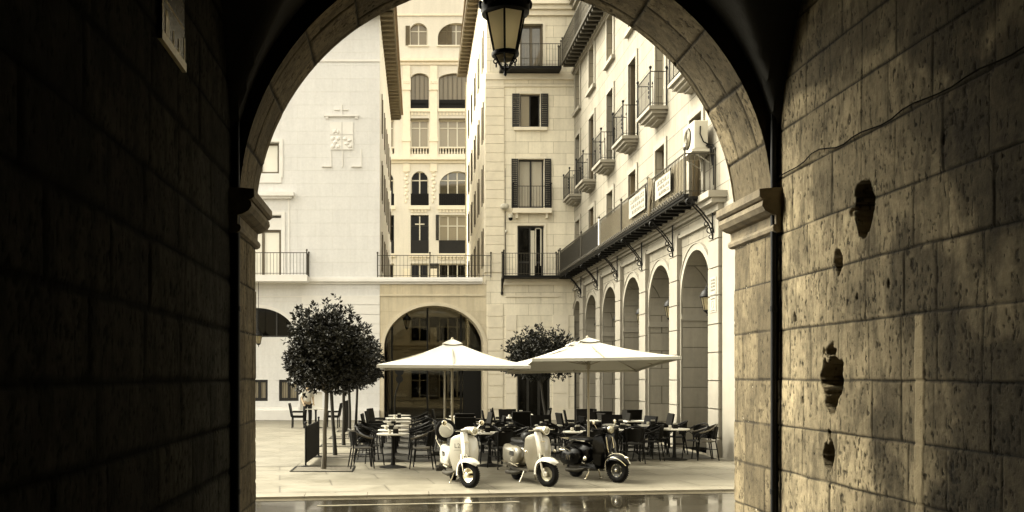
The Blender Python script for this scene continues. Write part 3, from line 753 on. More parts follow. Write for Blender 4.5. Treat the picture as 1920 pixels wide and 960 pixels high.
for (a, b_, c, d) in hs2: window(cb, side2, a, b_, c, d, 2, (), WOODM, GLASSD, -.2, .07, shut='edge', shw=.06, sm=WOODM)
ev = MB(); ev.pbox(side2,-.4,17.6,21.3,21.5,-.1,.62)
for k in range(28): ev.pbox(side2,-.3+k*.62,-.18+k*.62,21.16,21.3,0,.55)
build('eave', ev, EAVE, cb, True)
mb = MB(); mb.add([FP(CU0-.8,21.55,.7),FP(16,21.55,.7),FP(16,21.55,-18),FP(CU0-.3,21.55,-18),FP(8,24,-8),FP(14,24,-8)],[(0,1,5,4),(1,2,5),(2,3,4,5),(3,0,4),(3,2,1,0)]); build('roof', mb, ROOFT, cb, True)
# quoin strip, panel frames, cornices
mb = MB()
for k in range(24):
    v = 6.75+.42*k
    if v < PV(150)-.3: mb.pbox(FP,CU0-.05,PX(945),v,v+.405,-.75,.05)
for k in range(9):
    v = .5+.53*k; mb.pbox(FP,PX(914),PX(943),v,v+.50,-.01,.035)
build('quoins', mb, M('quoin stone', (.67,.61,.485), .85, var=.1, scale=2), cb, True)
mb = MB()
mouldbox(mb, FP, CU0-.05, CU1, [(PV(150),PV(139),.10),(PV(163),PV(160),.06)])
mouldbox(mb, FP, CU0-.05, CU1, [(PV(30),PV(20),.12),(PV(20),PV(12),.24),(PV(12),PV(0),.36)])
mouldbox(mb, FP, PX(944), CU1, [(6.16,6.30,.10),(6.30,6.42,.18)])
mb.pbox(FP,PX(948),PX(1047),PV(557),PV(554),-.01,.07)
TRIMR = None
for nm, ex in (('w3',8),('w2',8),('w1',8),('top',9)):
    a,b_,c,d = openings[nm]; e = ex*YF/F_PX*.55
    mb.pbox(FP,PX(a)-e,PX(a),PV(c)-(e if nm == 'w3' else 0),PV(d)+e,-.01,.035); mb.pbox(FP,PX(b_),PX(b_)+e,PV(c)-(e if nm == 'w3' else 0),PV(d)+e,-.01,.035); mb.pbox(FP,PX(a),PX(b_),PV(d),PV(d)+e,-.01,.035)
mb.pbox(FP,PX(963),PX(1025),PV(245),PV(239),-.01,.12)
build('trim', mb, TRIM, cb, True)
mb = MB()
for k in range(6):
    mb.pbox(FP,PX(948),PX(968),.5+.72*k,.5+.72*k+.69,-.01,.03); mb.pbox(FP,PX(1036),PX(1066),.5+.72*k,.5+.72*k+.69,-.01,.03)
mb.pbox(FP,PX(944),PX(969),0,.48,-.01,.07); mb.pbox(FP,PX(1033),CU1,0,.48,-.01,.07)
build('rustication', mb, TRIM, cb, True)
def wn(nm): a,b_,c,d = openings[nm]; return PX(a),PX(b_),PV(c),PV(d)
window(cb, FP, *wn('top'), 2, (), WOODM, GLASSM, -.2, .10, shut='reveal', shw=.16, sm=WOODM, name='balcony_door')
w_ = window(cb, FP, *wn('w3'), 2, (), WOODD, GLASSD, -.2, .06, shut='flat', shw=.34)
mb = MB(); a,b_,c,d = wn('w3'); mb.pbox(FP,a+.07,a+.44,c+.08,d-.06,-.19,-.18); build('curtain', mb, CURT, w_, True)
w_ = window(cb, FP, *wn('w2'), 2, (), WOODD, CURTW, -.2, .07, shut='flat', shw=.30, name='balcony_door')
w_ = window(cb, FP, *wn('w1'), 2, (.30,), WOODD, GLASSD, -.2, .09, name='balcony_door')
mb = MB(); a,b_,c,d = wn('w1'); t_ = PX(1004)
mb.pbox(FP,t_,t_+.05,c+.55,d-.08,-.17,-.14); mb.pbox(FP,PX(1014),PX(1014)+.05,c+.55,d-.08,-.17,-.14); mb.pbox(FP,t_,PX(1014)+.05,d-.13,d-.08,-.17,-.14); mb.pbox(FP,PX(996),t_-.02,c+.1,d-.2,-.19,-.18)
build('casement', mb, WOODP, w_, True)
window(cb, FP, *wn('g'), 3, (.72,), WOODD, GLASSD, -.2, .10, name='door')
# iron balconies of the front
def balc(parent, u0, u1, v, pr, rl_h=1.0, slab=.10, sm=IRON, rm=IRONG, sp=.13, pl=FP, brk=()):
    mb = MB(); mb.pbox(pl,u0,u1,v-slab,v,0.0,pr); b_ = build('balcony', mb, sm, parent, True)
    railing(b_, [pl(u0+.03,v,.05),pl(u0+.03,v,pr-.04),pl(u1-.03,v,pr-.04),pl(u1-.03,v,.05)], rl_h, sp, rm, .009)
    return b_
b1 = balc(cb, PX(940), 7.04, 6.52, .80)
mb = MB()
mb.tube([FP(PX(941),5.85,.03),FP(PX(941),6.1,.10),FP(PX(941),6.3,.72),FP(PX(941),6.42,.78)],.035,6); mb.tube([FP(PX(941),5.8,.04),FP(PX(941),6.45,.04)],.04,6); mb.sup(FP(PX(941),5.78,.06),.06,.06,.09)
mb.tube([FP(PX(941),6.42,.78),FP(PX(941),7.62,.78)],.035,6)
build('bracket', mb, IRON, b1, True)
b2 = balc(cb, PX(960), PX(1033), PV(392), .30, 1.0, .22, TRIM, IRON)
mb = MB(); mb.pbox(FP,PX(966),PX(970),PV(410),PV(397.5),0,.2); mb.pbox(FP,PX(1022),PX(1026),PV(410),PV(397.5),0,.2); build('corbel', mb, TRIM, b2, True)
b3 = balc(cb, PX(936), 7.15, 15.95, .75, 1.0, .12)

TRIMA = M('arcade trim stone', (.25,.23,.186), .8, var=.08, scale=2)
# ---------------------------------------------------------------- arcade building on the right
XA = 7.85
RP = Plane((XA,0,0),(0,1,0),(-1,0,0))
ab = thing('arcade_building', 'long arcaded building with a row of stone arches and stone balconies', 'building', (XA, 33, 0))
BAY = [24.92,28.37,31.80,35.23,38.66,41.75]; PIL = [23.2,26.64,30.08,33.51,36.94,40.35]
AR = 1.27; CROWN = 5.36
ha = []
for i, c in enumerate(BAY):
    r = AR if i < 5 else 1.05
    ha.append((c-r,c+r,0,CROWN,r,.75))
LV1, LV2, LV3, LV4 = (6.56,8.95),(10.0,12.75),(13.9,15.65),(16.15,18.3)
ww = .52
for c in BAY:
    ha += [(c-ww,c+ww,*LV1),(c-ww,c+ww,*LV2),(c-ww,c+ww,*LV3),(c-ww,c+ww,*LV4)]
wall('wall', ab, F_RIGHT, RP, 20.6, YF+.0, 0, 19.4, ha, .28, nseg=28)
mb = MB(); mb.pbox(RP,20.6,42.6,0,6.1,-4.6,-4.4); mb.pbox(RP,20.6,42.6,6.05,6.2,-4.4,-.76); mb.pbox(RP,20.5,20.6,0,19.4,-12,0); mb.pbox(RP,20.7,42.6,6.3,19.2,-1.2,-1.1); mb.pbox(RP,42.45,42.6,0,6.05,-4.4,-.76)
build('inner_wall', mb, INT, ab, True)
mb = MB(); mb.pbox(RP,20.40,20.49,0,19.4,-12,.0); build('end_wall', mb, TRIMA, ab, True)
mb = MB(); mb.pbox(RP,20.5,42.7,19.4,19.7,-12,.4); build('roof', mb, ROOFT, ab, True)
# shop fronts deep under the arcade
for c in BAY[:5]:
    mb = MB(); mb.pbox(RP,c-1.1,c+1.1,.1,3.0,-4.39,-4.3); build('shop_window', mb, GLASSD, ab, True)
# pilasters in stacked blocks
for i, c in enumerate(PIL):
    mb = MB(); mb.pbox(RP,c-.34,c+.34,0,6.0,-.01,.09)
    k = 0; v = .50
    mb.pbox(RP,c-.40,c+.40,.0,.44,-.02,.17)
    while v < 5.9:
        t_ = min(v+.70, 5.95); mb.pbox(RP,c-.385,c+.385,v,t_-.03,-.02,.135); v += .70
    build('pilaster', mb, M('pilaster stone', (.225,.206,.167), .85, var=.12, scale=1.5, bmp=.15) if i == 0 else bpy.data.materials['pilaster stone'], ab, True)
mb = MB(); mb.pbox(RP,20.6,22.78,0,6.2,-.01,.05); build('pier', mb, TRIMA, ab, True)
mb = MB()
for i, c in enumerate(BAY):
    r = AR if i < 5 else 1.05
    archband(mb, RP, c, CROWN-r, r, r+.17, r, r+.17, -.01, .045, 26); archband(mb, RP, c, CROWN-r, r+.17, r+.20, r+.17, r+.20, -.01, .07, 26)
    for s_ in (-1, 1):
        a, b_ = sorted((c+s_*r, c+s_*(r+.17))); mb.pbox(RP,a,b_,0,CROWN-r,-.01,.045)
        # impost band runs through the reveal
        a, b_ = sorted((c+s_*(r-.03), c+s_*(r+.0))); mb.pbox(RP,a,b_,3.55,3.60,-.74,.06); mb.pbox(RP,a,b_,3.60,3.72,-.74,.03)
        mb.pbox(RP,a,b_,0,.5,-.74,.02)
build('archivolt', mb, TRIMA, ab, True)
mb = MB()
for i in range(6):
    a = PIL[i]+.40; b_ = (PIL[i+1]-.40) if i < 5 else 42.6
    mb.pbox(RP,a,b_,5.86,5.95,-.01,.10); mb.pbox(RP,a,b_,5.95,6.02,-.01,.05)
mouldbox(mb, RP, 22.9, 42.6, [(6.22,6.30,.10),(6.30,6.38,.20),(6.38,6.44,.28)])
mb.pbox(RP,22.7,23.7,6.05,6.22,-.01,.18); mb.pbox(RP,22.62,23.7,6.22,6.34,-.01,.36); mb.pbox(RP,22.56,23.6,6.34,6.50,-.01,.46)
mouldbox(mb, RP, 20.6, 42.6, [(15.72,15.80,.08),(15.80,15.92,.16)]); mouldbox(mb, RP, 20.6, 42.6, [(18.7,18.9,.14),(18.9,19.1,.28),(19.1,19.4,.40)])
for c in BAY:
    for (a, b_), p in ((LV1,.05),(LV2,.05),(LV3,.05),(LV4,.05)):
        t_ = .17; mb.pbox(RP,c-ww-t_,c-ww,a,b_+t_,-.01,p); mb.pbox(RP,c+ww,c+ww+t_,a,b_+t_,-.01,p); mb.pbox(RP,c-ww,c+ww,b_,b_+t_,-.01,p)
    mb.pbox(RP,c-.75,c+.75,LV3[0]-.14,LV3[0],-.01,.14)
build('trim', mb, TRIMA, ab, True)
kinds = [(GLASSM,WOODP),(CURT,WOODM),(GLASSD,WOODD),(CURT,WOODM),(GLASSD,WOODD),(CURT,WOODP)]
for i, c in enumerate(BAY):
    for j, lv in enumerate((LV1,LV2,LV3,LV4)):
        pm, fm = kinds[(i*2+j*3+1) % 6]
        if j == 3: pm, fm = GLASSM, WOODM
        window(ab, RP, c-ww, c+ww, lv[0], lv[1], 2, (.33,) if j != 2 else (), fm, pm, -.20, .07, name='balcony_door' if j != 2 else 'window',
               shut='reveal' if (j in (0,1) and i % 2 == 0) else None, shw=.15, sm=WOODM)
# long main balcony with iron brackets
mb = MB(); mb.pbox(RP,23.35,42.62,6.44,6.50,0,.80); mb.pbox(RP,23.33,42.0,6.50,6.56,.70,.83)
k = 0; y = 23.4
while y < 42.5: mb.pbox(RP,y,y+.07,6.38,6.44,.02,.78); y += .55
mbal = build('balcony', mb, IRON, ab, True); mbal['label'] = 'long iron main balcony over the arches'
railing(mbal, [RP(23.4,6.56,.02),RP(23.4,6.56,.78),RP(26.9,6.56,.78),RP(30.2,6.56,.78),RP(33.6,6.56,.78),RP(37,6.56,.78),RP(41.9,6.56,.78)], 1.02, .13, IRONG, .010)
mb = MB(); mb.pbox(RP,33.7,41.85,6.60,7.52,.74,.765); o = build('privacy_screen', mb, CLOTH_D, mbal, True); o['label'] = 'dark screen on the far half of the railing'
mb = MB()
for y0 in (23.45,27.05,30.35): mb.pbox(RP,y0,y0+3.2 if y0 > 24 else 26.85,6.60,7.50,.72,.745)
o = build('privacy_screen', mb, REED, mbal, True); o['label'] = 'pale reed screen on the near half of the railing'
mb = MB(); mb.pbox(RP,33.55,33.67,6.56,7.66,.70,.80); build('post', mb, TRIMW, mbal, True)
mb = MB(); y = 23.5
rr = random.Random(8)
while y < 41.8:                                      # cast scrolls along the slab's edge
    mb.torus(RP(y,6.62,.845), .045, .013, 'x', 10, 5); mb.torus(RP(y+.10,6.58,.845), .028, .011, 'x', 8, 5); y += .21
build('scroll_edge', mb, IRONG, mbal, True)
for c in PIL:
    mb = MB()
    for dy in (-.09,.09):
        mb.tube([RP(c+dy,5.55,.14),RP(c+dy,5.75,.20),RP(c+dy,6.05,.42),RP(c+dy,6.30,.66),RP(c+dy,6.42,.76)],.020,5)
    mb.tube([RP(c,5.40,.15),RP(c,6.3,.15)],.022,5)
    mb.torus(RP(c,5.62,.22), .07,.016,'y',12,5); mb.torus(RP(c,5.78,.30), .055,.014,'y',12,5); mb.torus(RP(c,6.33,.72),.085,.022,'y',12,5); mb.torus(RP(c,5.46,.19),.05,.014,'y',10,5)
    build('bracket', mb, IRON, mbal, True)
# small stone balconies of the upper floor
for i, c in enumerate(BAY):
    mb = MB(); mb.pbox(RP,c-.78,c+.78,9.90,10.0,0,.56); mb.pbox(RP,c-.70,c+.70,9.80,9.90,0,.46)
    for (k, z0, z1) in ((.36,9.73,9.80),(.20,9.66,9.73)): mb.pbox(RP,c-.30-k*.8,c+.30+k*.8,z0,z1,0,k)
    b_ = build('balcony', mb, TRIMA, ab, True)
    railing(b_, [RP(c-.74,10.0,.04),RP(c-.74,10.0,.52),RP(c+.74,10.0,.52),RP(c+.74,10.0,.04)], 1.02, .11, IRON, .008)
    mb = MB()
    for k in range(4): mb.torus(RP(c-.60+.0*k,10.3+.13*k,.53), .045,.012,'x',10,4)
    build('scrollwork', mb, IRON, b_, True)
# top balcony
mb = MB(); mb.pbox(RP,24.0,42.0,15.97,16.07,0,.72); y = 24.1
while y < 42: mb.pbox(RP,y,y+.16,15.84,15.97,.02,.66); y += .45
tb = build('balcony', mb, IRONG, ab, True); tb['label'] = 'top balcony on close set joists'
railing(tb, [RP(24.0,16.07,.02),RP(24.0,16.07,.68),RP(33,16.07,.68),RP(41.95,16.07,.68)], 1.0, .11, IRONG, .010, mid=.5)

# ---------------------------------------------------------------- ornate building closing the street
YB = 78.0
BP = front(YB); BX = lambda px: (px-755)*YB/F_PX; BV = lambda py: 2+(705-py)*YB/F_PX
ob = thing('ornate_block', 'ornate stucco building with tall shuttered bays closing the narrow street', 'building', (3.0, YB, 0))
cols = [(770,804,False),(823,892,True),(705,739,False),(911,945,False)]
rows = [('L6',85,43),('L5',203,137),('L4',290,225),('L3',385,321),('L2',475,403),('L1',566,494),('L0',641,594),('G',748,690)]
hb = []
for (a, b_, wide) in cols:
    for nm, y1, y0 in rows:
        rise = {'L6': (BX(b_)-BX(a))/2 if not wide else 1.2, 'L5': .45, 'L3': 1.0 if not wide else 1.3}.get(nm, 0)
        aa, bb = (a-2, b_-2) if nm == 'L6' else (a, b_)
        hb.append((BX(aa),BX(bb),BV(y1),BV(y0),rise) if rise else (BX(aa),BX(bb),BV(y1),BV(y0)))
wall('wall', ob, F_BACK, BP, -12, 18, 0, 36, hb, .35, nseg=16)
mb = MB(); mb.pbox(BP,-12,18,0,36,-10,-9.8); mb.pbox(BP,-12,-11.8,0,36,-9.8,-.4); mb.pbox(BP,17.8,18,0,36,-9.8,-.4); mb.pbox(BP,-11.7,17.7,0,35.5,-1.2,-1.1); build('inner_wall', mb, INT, ob, True)
mb = MB(); mb.pbox(BP,-12.5,18.5,36,36.4,-10.2,.6); build('roof', mb, ROOFT, ob, True)
SHUTP = curtain_mat('slatted blind', (.21,.168,.095), (.11,.086,.046), 5)
for (a, b_, wide) in cols:
    n = 4 if wide else 2
    for nm, y1, y0 in rows:
        aa, bb = (a-2, b_-2) if nm == 'L6' else (a, b_)
        u0, u1, v0, v1 = BX(aa), BX(bb), BV(y1), BV(y0)
        if nm == 'L6':
            w_ = window(ob, BP, u0, u1, v0, v1, n, (.66,), WOODP, SHUTP, -.25, .09, sill=TRIM)
            mb = MB(); shutter(mb, BP, u0-.34 if not wide else u0, u0+.02 if not wide else u0+1.2, v0, v1-.25, .01 if not wide else -.2, .06 if not wide else -.15); build('shutter', mb, EAVE, w_, True)
        elif nm == 'L5':
            w_ = window(ob, BP, u0, u1, v0, v1, n*2, (), WOODM, SHUTP, -.25, .07)
            mb = MB(); mb.pbox(BP,u0,u1,v0,v0+.75,-.12,-.09)
            for k in range(int((u1-u0)/.22)): mb.torus(BP(u0+.11+.22*k,v0+.4,-.06),.075,.02,'y',8,4)
            build('rail_panel', mb, IRON, w_, True)
        elif nm == 'L4':
            w_ = window(ob, BP, u0, u1, v0+.6, v1, n, (.72,), WOODP, CURT, -.2, .10)
            mb = MB(); mb.pbox(BP,u0,u1,v0,v0+.08,-.18,-.02); mb.pbox(BP,u0,u1,v0+.55,v0+.66,-.18,-.0)
            for k in range(int((u1-u0)/.24)): mb.lathe([(.05,.08),(.085,.22),(.04,.34),(.06,.48),(.06,.55)],8,BP(u0+.12+.24*k,v0,-.1))
            build('balustrade', mb, TRIM, w_, True)
            mb = MB(); mb.pbox(BP,u0,u1,v1,v1+.12,-.02,.12); build('hood', mb, EAVE, w_, True)
        elif nm == 'L3':
            w_ = window(ob, BP, u0, u1, v0, v1, n, (.74,), WOODP, GLASSD if not wide else GLASSM, -.22, .10)
            mb = MB(); mb.pbox(BP,u0,u1,v0,v0+1.0,-.12,-.09)
            for k in range(int((u1-u0)/.16)): mb.pbox(BP,u0+.05+.16*k,u0+.10+.16*k,v0+.1,v0+.95,-.09,-.05)
            build('rail_panel', mb, IRON, w_, True)
        elif nm == 'L2':
            w_ = window(ob, BP, u0, u1, v0, v1, n, (.72,), WOODP if wide else WOODD, GLASSD if not wide else CURT, -.2, .10)
            mb = MB(); mb.pbox(BP,u0,u1,v0,v0+1.1,-.10,-.05); build('rail_panel', mb, CLOTH_D, w_, True)
            if not wide:
                mb = MB(); m_ = (u0+u1)/2; mb.pbox(BP,m_-.05,m_+.05,v0+1.1,v1-.1,-.16,-.12); mb.pbox(BP,m_-.4,m_+.4,v1-.80,v1-.70,-.16,-.13); build('casement', mb, WOODP, w_, True)
            else:
                mb = MB(); shutter(mb, BP, u0-.26, u0-.01, v0+1.1, v1, .01, .06); build('shutter', mb, WOODD, w_, True)
        else:
            w_ = window(ob, BP, u0, u1, v0, v1, n, (.6,), WOODP, GLASSD, -.2, .09)
            if wide:
                mb = MB(); shutter(mb, BP, u0-.8, u0-.01, v0, v1, .01, .06); build('shutter', mb, WOODD, w_, True)
mb = MB()
mouldbox(mb, BP, -12, 18, [(BV(122),BV(116),.12),(BV(116),BV(111),.3),(BV(30),BV(26),.1)])
mouldbox(mb, BP, -12, 18, [(BV(306),BV(301),.15),(BV(301),BV(296),.40)])
mouldbox(mb, BP, -12, 18, [(BV(655),BV(648),.12),(BV(648),BV(644),.3)])
for (a, b_, wide) in cols:
    for y1, y0 in ((393,386),(482,476),(210,204)): mb.pbox(BP,BX(a)-.1,BX(b_)+.1,BV(y1),BV(y0),-.01,.14)
    for yy in (398,487,216):
        for k in range(int((BX(b_)-BX(a))/.28)): mb.pbox(BP,BX(a)+.05+.28*k,BX(a)+.19+.28*k,BV(yy),BV(yy-5),-.01,.09)
for pc in (762,813,902,693):
    u = BX(pc); mb.pbox(BP,u-.30,u+.30,BV(296),BV(124),-.01,.16); mb.pbox(BP,u-.36,u+.36,BV(170),BV(150),-.01,.24); mb.pbox(BP,u-.36,u+.36,BV(266),BV(258),-.01,.22)
    for k in range(3): mb.torus(BP(u-.2+.2*k,BV(156),.24),.09,.035,'y',10,5)
    for k in range(9):
        mb.sup(BP(u+(.06 if k % 2 else -.06),BV(322+7*k),.03),.17-.012*k,.07,.13)
    mb.pbox(BP,u-.28,u+.28,BV(322),BV(307),-.01,.12)
    for yy in (594,660): mb.pbox(BP,u-.28,u+.28,BV(yy),BV(yy-90 if yy == 594 else 614),-.01,.1)
build('ornament', mb, M('stucco ornament', (.75,.68,.54), .9, var=.06), ob, True)
mb = MB()
for k in range(7):
    for (x0_, x1_) in ((735,768),(806,820),(894,910)): mb.pbox(BP,BX(x0_),BX(x1_),.3+.56*k,.3+.56*k+.50,-.01,.05)
build('rustication', mb, F_BACK if False else TRIM, ob, True)

# ================================================================ OBJECTS
# ---------------------------------------------------------------- lanterns
def frosted(name, base):
    m, t, b = nodes_of(name); c = coord(t)
    t.links.new(mixrgb(t, noise(t, c, 7, 5, .7), sc(base, .78), base), b.inputs['Base Color'])
    b.inputs['Roughness'].default_value = .45
    tr = N(t, 'ShaderNodeBsdfTranslucent'); tr.inputs[0].default_value = (*base[:3], 1)
    mx = N(t, 'ShaderNodeMixShader'); mx.inputs[0].default_value = .88
    out = [n for n in t.nodes if n.type == 'OUTPUT_MATERIAL'][0]
    t.links.new(b.outputs[0], mx.inputs[1]); t.links.new(tr.outputs[0], mx.inputs[2]); t.links.new(mx.outputs[0], out.inputs[0]); return m
FROST = frosted('frosted lantern pane', (.62,.56,.41))
def lantern_big(loc, label):
    """six sided street lantern; origin at the lower finial tip"""
    t = thing('lantern', label, 'lantern', loc)
    L = lambda h, r: [(r*math.cos(2*math.pi*(k+.35)/6), r*math.sin(2*math.pi*(k+.35)/6), h) for k in range(6)]
    p = MB(); p.loft([L(.23,.118), L(.62,.205)], smooth=False); build('pane', p, FROST, t)
    f = MB()
    for k in range(6):
        a, b_ = Vector(L(.22,.122)[k]), Vector(L(.63,.212)[k]); f.tube([a, b_], .011, 5)
    f.lathe([(.10,.195),(.132,.20),(.138,.215),(.135,.235),(.118,.24)], 18); f.lathe([(.205,.60),(.235,.615),(.24,.66),(.225,.70)], 18)
    build('frame', f, IRON, t)
    g = MB(); g.loft([L(.16,.085), L(.20,.105)], smooth=False); build('pane', g, FROST, t)
    f = MB()
    for k in range(6):
        a = 2*math.pi*(k+.35)/6; c, s_ = math.cos(a), math.sin(a)
        f.tube([(.115*c,.115*s_,.20),(.085*c,.085*s_,.15),(.05*c,.05*s_,.10),(.03*c,.03*s_,.06)],.008,5)
        f.torus((.108*c,.108*s_,.135), .020, .007, 'y' if k % 2 else 'x', 10, 5)
    f.lathe([(.004,0),(.016,.012),(.018,.03),(.010,.045),(.034,.058),(.036,.075),(.012,.085)], 10)
    build('finial', f, IRON, t)
    c = MB(); c.lathe([(.24,.66),(.25,.70),(.22,.76),(.16,.84),(.10,.90),(.075,.93),(.08,.96),(.04,1.0),(.012,1.04),(.012,1.12)], 18)
    for k in range(12):
        a = 2*math.pi*k/12; c.sup((.245*math.cos(a), .245*math.sin(a), .71), .024,.024,.045, 2, 8, 6)
    build('roof', c, IRON, t)
    return t
def hang(name, parent, z0, z1, r=.012):
    m = MB(); m.tube([(0,0,z0),(0,0,z1)], r, 6); return build(name, m, IRON, parent)
p0 = at(947.5, 143, 9.25); big = lantern_big(p0, 'large black iron lantern hanging from the crown of the passage arch')
hang('rod', big, 1.1, SPR+RA-p0.z+.01)

def lantern_small(loc, label, group, rod):
    t = thing('lantern', label, 'lantern', loc, 0, group)
    L = lambda h, r: [(r*math.cos(2*math.pi*(k+.5)/6), r*math.sin(2*math.pi*(k+.5)/6), h) for k in range(6)]
    p = MB(); p.loft([L(.14,.09), L(.48,.165)], smooth=False); build('pane', p, FROST, t)
    f = MB()
    for k in range(6): f.tube([L(.13,.093)[k], L(.49,.17)[k]], .010, 4)
    f.lathe([(.05,.08),(.10,.12),(.098,.145)], 12); f.lathe([(.005,-.02),(.02,0),(.012,.03),(.03,.06),(.05,.09)], 8)
    build('frame', f, IRON, t)
    c = MB(); c.lathe([(.17,.48),(.20,.50),(.19,.55),(.15,.63),(.09,.69),(.05,.72),(.05,.76),(.015,.80)], 14); build('roof', c, IRON, t)
    hang('rod', t, .78, rod, .012)
    return t
arl = ['nearest arch of the arcade','second arch of the arcade','third arch of the arcade','fourth arch of the arcade','fifth arch of the arcade','last arch of the arcade by the corner']
for i, c in enumerate(BAY):
    lantern_small((XA+.28, c, 3.62), 'black glazed lantern hanging inside the ' + arl[i], 'lanterns hanging in the arcade', CROWN-3.62 + (0 if i < 5 else -.0))
p_ = FP(PX(489.5), PV(651), .75); pl_ = lantern_small(p_, 'pale lantern hanging before the lunette window of the pale building', None, PV(532)-PV(651))
p_ = Vector((PX(763), YF+1.4, 4.15)); br = lantern_small(p_, 'dark lantern on a scrolled bracket inside the wide arch', None, .95)
mb = MB(); mb.tube([(0,0,.9),(-.35,0,1.05),(-.7,0,.9),(-1.05,0,.86)], .025, 5); mb.torus((-.45,0,.85),.1,.02,'y',12,5); mb.torus((-.8,0,.78),.07,.02,'y',12,5); build('bracket', mb, IRON, br)

# ---------------------------------------------------------------- plaque on the unlit wall
pq = thing('tile_plaque', 'glazed ceramic tile picture plaque high on the unlit passage wall', 'plaque', (-1.60, 6.42, 4.22))
WP = Plane((-1.60,0,0),(0,1,0),(1,0,0))
CER_D = M('glazed tile dark', (.13,.115,.075), .25, var=.4, scale=14); CER_L = M('glazed tile light', (.80,.70,.44), .25, var=.15, scale=10)
mb = MB(); mb.pbox(WP,6.10,6.75,4.22,4.78,.004,.022); build('tile_panel', mb, CER_D, pq, True)
mb = MB(); mb.pbox(WP,6.085,6.765,4.20,4.262,.004,.034); mb.pbox(WP,6.10,6.125,4.262,4.50,.004,.030); mb.pbox(WP,6.727,6.75,4.262,4.44,.004,.028)
mb.pbox(WP,6.125,6.727,4.497,4.507,.004,.027); build('border', mb, CER_L, pq, True)
mb = MB(); mb.pbox(WP,6.20,6.30,4.28,4.40,.004,.027); mb.sup(WP(6.25,4.40,.02),.01,.05,.05,2,10,8); build('painted_arch', mb, CER_L, pq, True)
for u in (6.41,6.56):
    mb = MB(); mb.pbox(WP,u,u+.022,4.275,4.37,.004,.027); mb.sup(WP(u+.01,4.285,.02),.012,.022,.022,2,8,6); build('painted_figure', mb, CER_L, pq, True)
mb = MB()
for k in range(9): mb.sup(WP(6.15+.07*k,4.70,.022),.008,.02,.02,2,8,6)
build('dot_row', mb, IRON, pq, True)

# ---------------------------------------------------------------- signs, banners, unit, camera
PAPER = M('white banner', (.27,.258,.217), .6, var=.05); INK = M('faded ink', (.07,.06,.036), .7); INKL = M('pale ink', (.07,.06,.038), .7)
BNP = Plane((7.02,0,0),(0,1,0),(-1,0,0))
def marks(mb, pl, u0, u1, v0, v1, seed, n):
    rr = random.Random(seed); u = u0; st = (u1-u0)/n
    for k in range(n):
        a = u+st*.12; b_ = u+st*.72
        kind = rr.randrange(4); t_ = st*.22
        mb.pbox(pl,a,a+t_,v0,v1,0,.004)
        if kind in (0,1): mb.pbox(pl,a+t_,b_,v1-t_,v1,0,.004)
        if kind in (1,2): mb.pbox(pl,a+t_,b_,v0,v0+t_,0,.004)
        if kind in (0,3): mb.pbox(pl,b_-t_,b_,v0,v1-t_*1.1,0,.004)
        if kind == 3: mb.pbox(pl,a+t_,b_-t_,(v0+v1)/2,(v0+v1)/2+t_,0,.004)
        u += st
for (ya, yb, va, vb, lab, sd) in ((27.0,28.95,6.86,7.46,'white lettered banner tied to the reed covered railing, farther of two',3),(24.45,25.95,6.86,7.40,'white lettered banner on the railing below the cooling unit, nearer of two',5)):
    t = thing('banner', lab, 'banner', (7.02, (ya+yb)/2, va), 0, 'banners on the long balcony')
    mb = MB(); mb.pbox(BNP,ya,yb,va,vb,-.012,0.0); build('cloth', mb, PAPER, t, True)
    mb = MB(); h = vb-va
    for r_, (f0, f1, k) in enumerate(((.66,.88,9),(.40,.56,7),(.12,.30,8))): 
        marks(mb, BNP, ya+.15, yb-.15-.1*r_, va+h*f0, va+h*f1, sd+r_, k)
    build('lettering', mb, INKL, t, True)
    mb = MB(); mb.pbox(BNP,ya-.05,ya,va-.02,vb+.05,-.01,.012); build('batten', mb, IRON, t, True)
def drape():
    mb = MB()
    mb.sheet(lambda a, b_: (7.0-.03*math.sin(a*9+b_*3)-.02, 26.25+.45*(a-.5)*(1-.55*b_)+.25*b_, 7.55-b_*1.0+.18*(a-.5)*(1-b_)), 10, 14, .01)
    return mb
tag(build('flag', drape(), M('dark draped flag', (.10,.08,.045), .8, var=.5, scale=6)), 'dark cloth draped over the railing between the two lettered banners', 'flag')

ac = thing('air_conditioner', 'boxy white outdoor cooling unit on a wall shelf by the balcony end', 'cooling unit', (7.6, 24.0, 7.62))
mb = MB(); mb.pbox(RP,23.55,24.45,7.74,8.46,.14,.50)
u_ = build('casing', mb, PLAST, ac, True)
m_ = u_.modifiers.new('bevel', 'BEVEL'); m_.width = .025; m_.segments = 2
mb = MB(); mb.lathe([(.28,0),(.28,.02)], 20, RP(24.05,8.1,.50), 'x')
for k in range(6): mb.torus(RP(24.05,8.1,.53), .05+.04*k, .006, 'x', 20, 4)
build('fan_grille', mb, M('grey grille', (.30,.27,.19), .5), ac, True)
mb = MB(); mb.pbox(RP,23.5,24.5,7.66,7.73,.02,.56); mb.pbox(RP,23.6,23.66,7.35,7.66,.02,.07); mb.pbox(RP,24.34,24.4,7.35,7.66,.02,.07)
for y in (23.63,24.37): mb.tube([RP(y,7.38,.05),RP(y,7.68,.5)],.015,5)
build('shelf', mb, PLAST, ac, True)
mb = MB(); mb.tube([RP(23.53,8.3,.34),RP(23.50,8.1,.36),RP(23.49,7.9,.28),RP(23.5,7.84,.16),RP(23.46,7.82,.05),RP(23.44,7.4,.04),RP(23.44,6.8,.04)],.018,6)
mb.tube([RP(23.52,7.82,.2),RP(23.5,7.76,.10),RP(23.47,7.3,.05)],.03,6); build('hose', mb, IRON, ac, True)

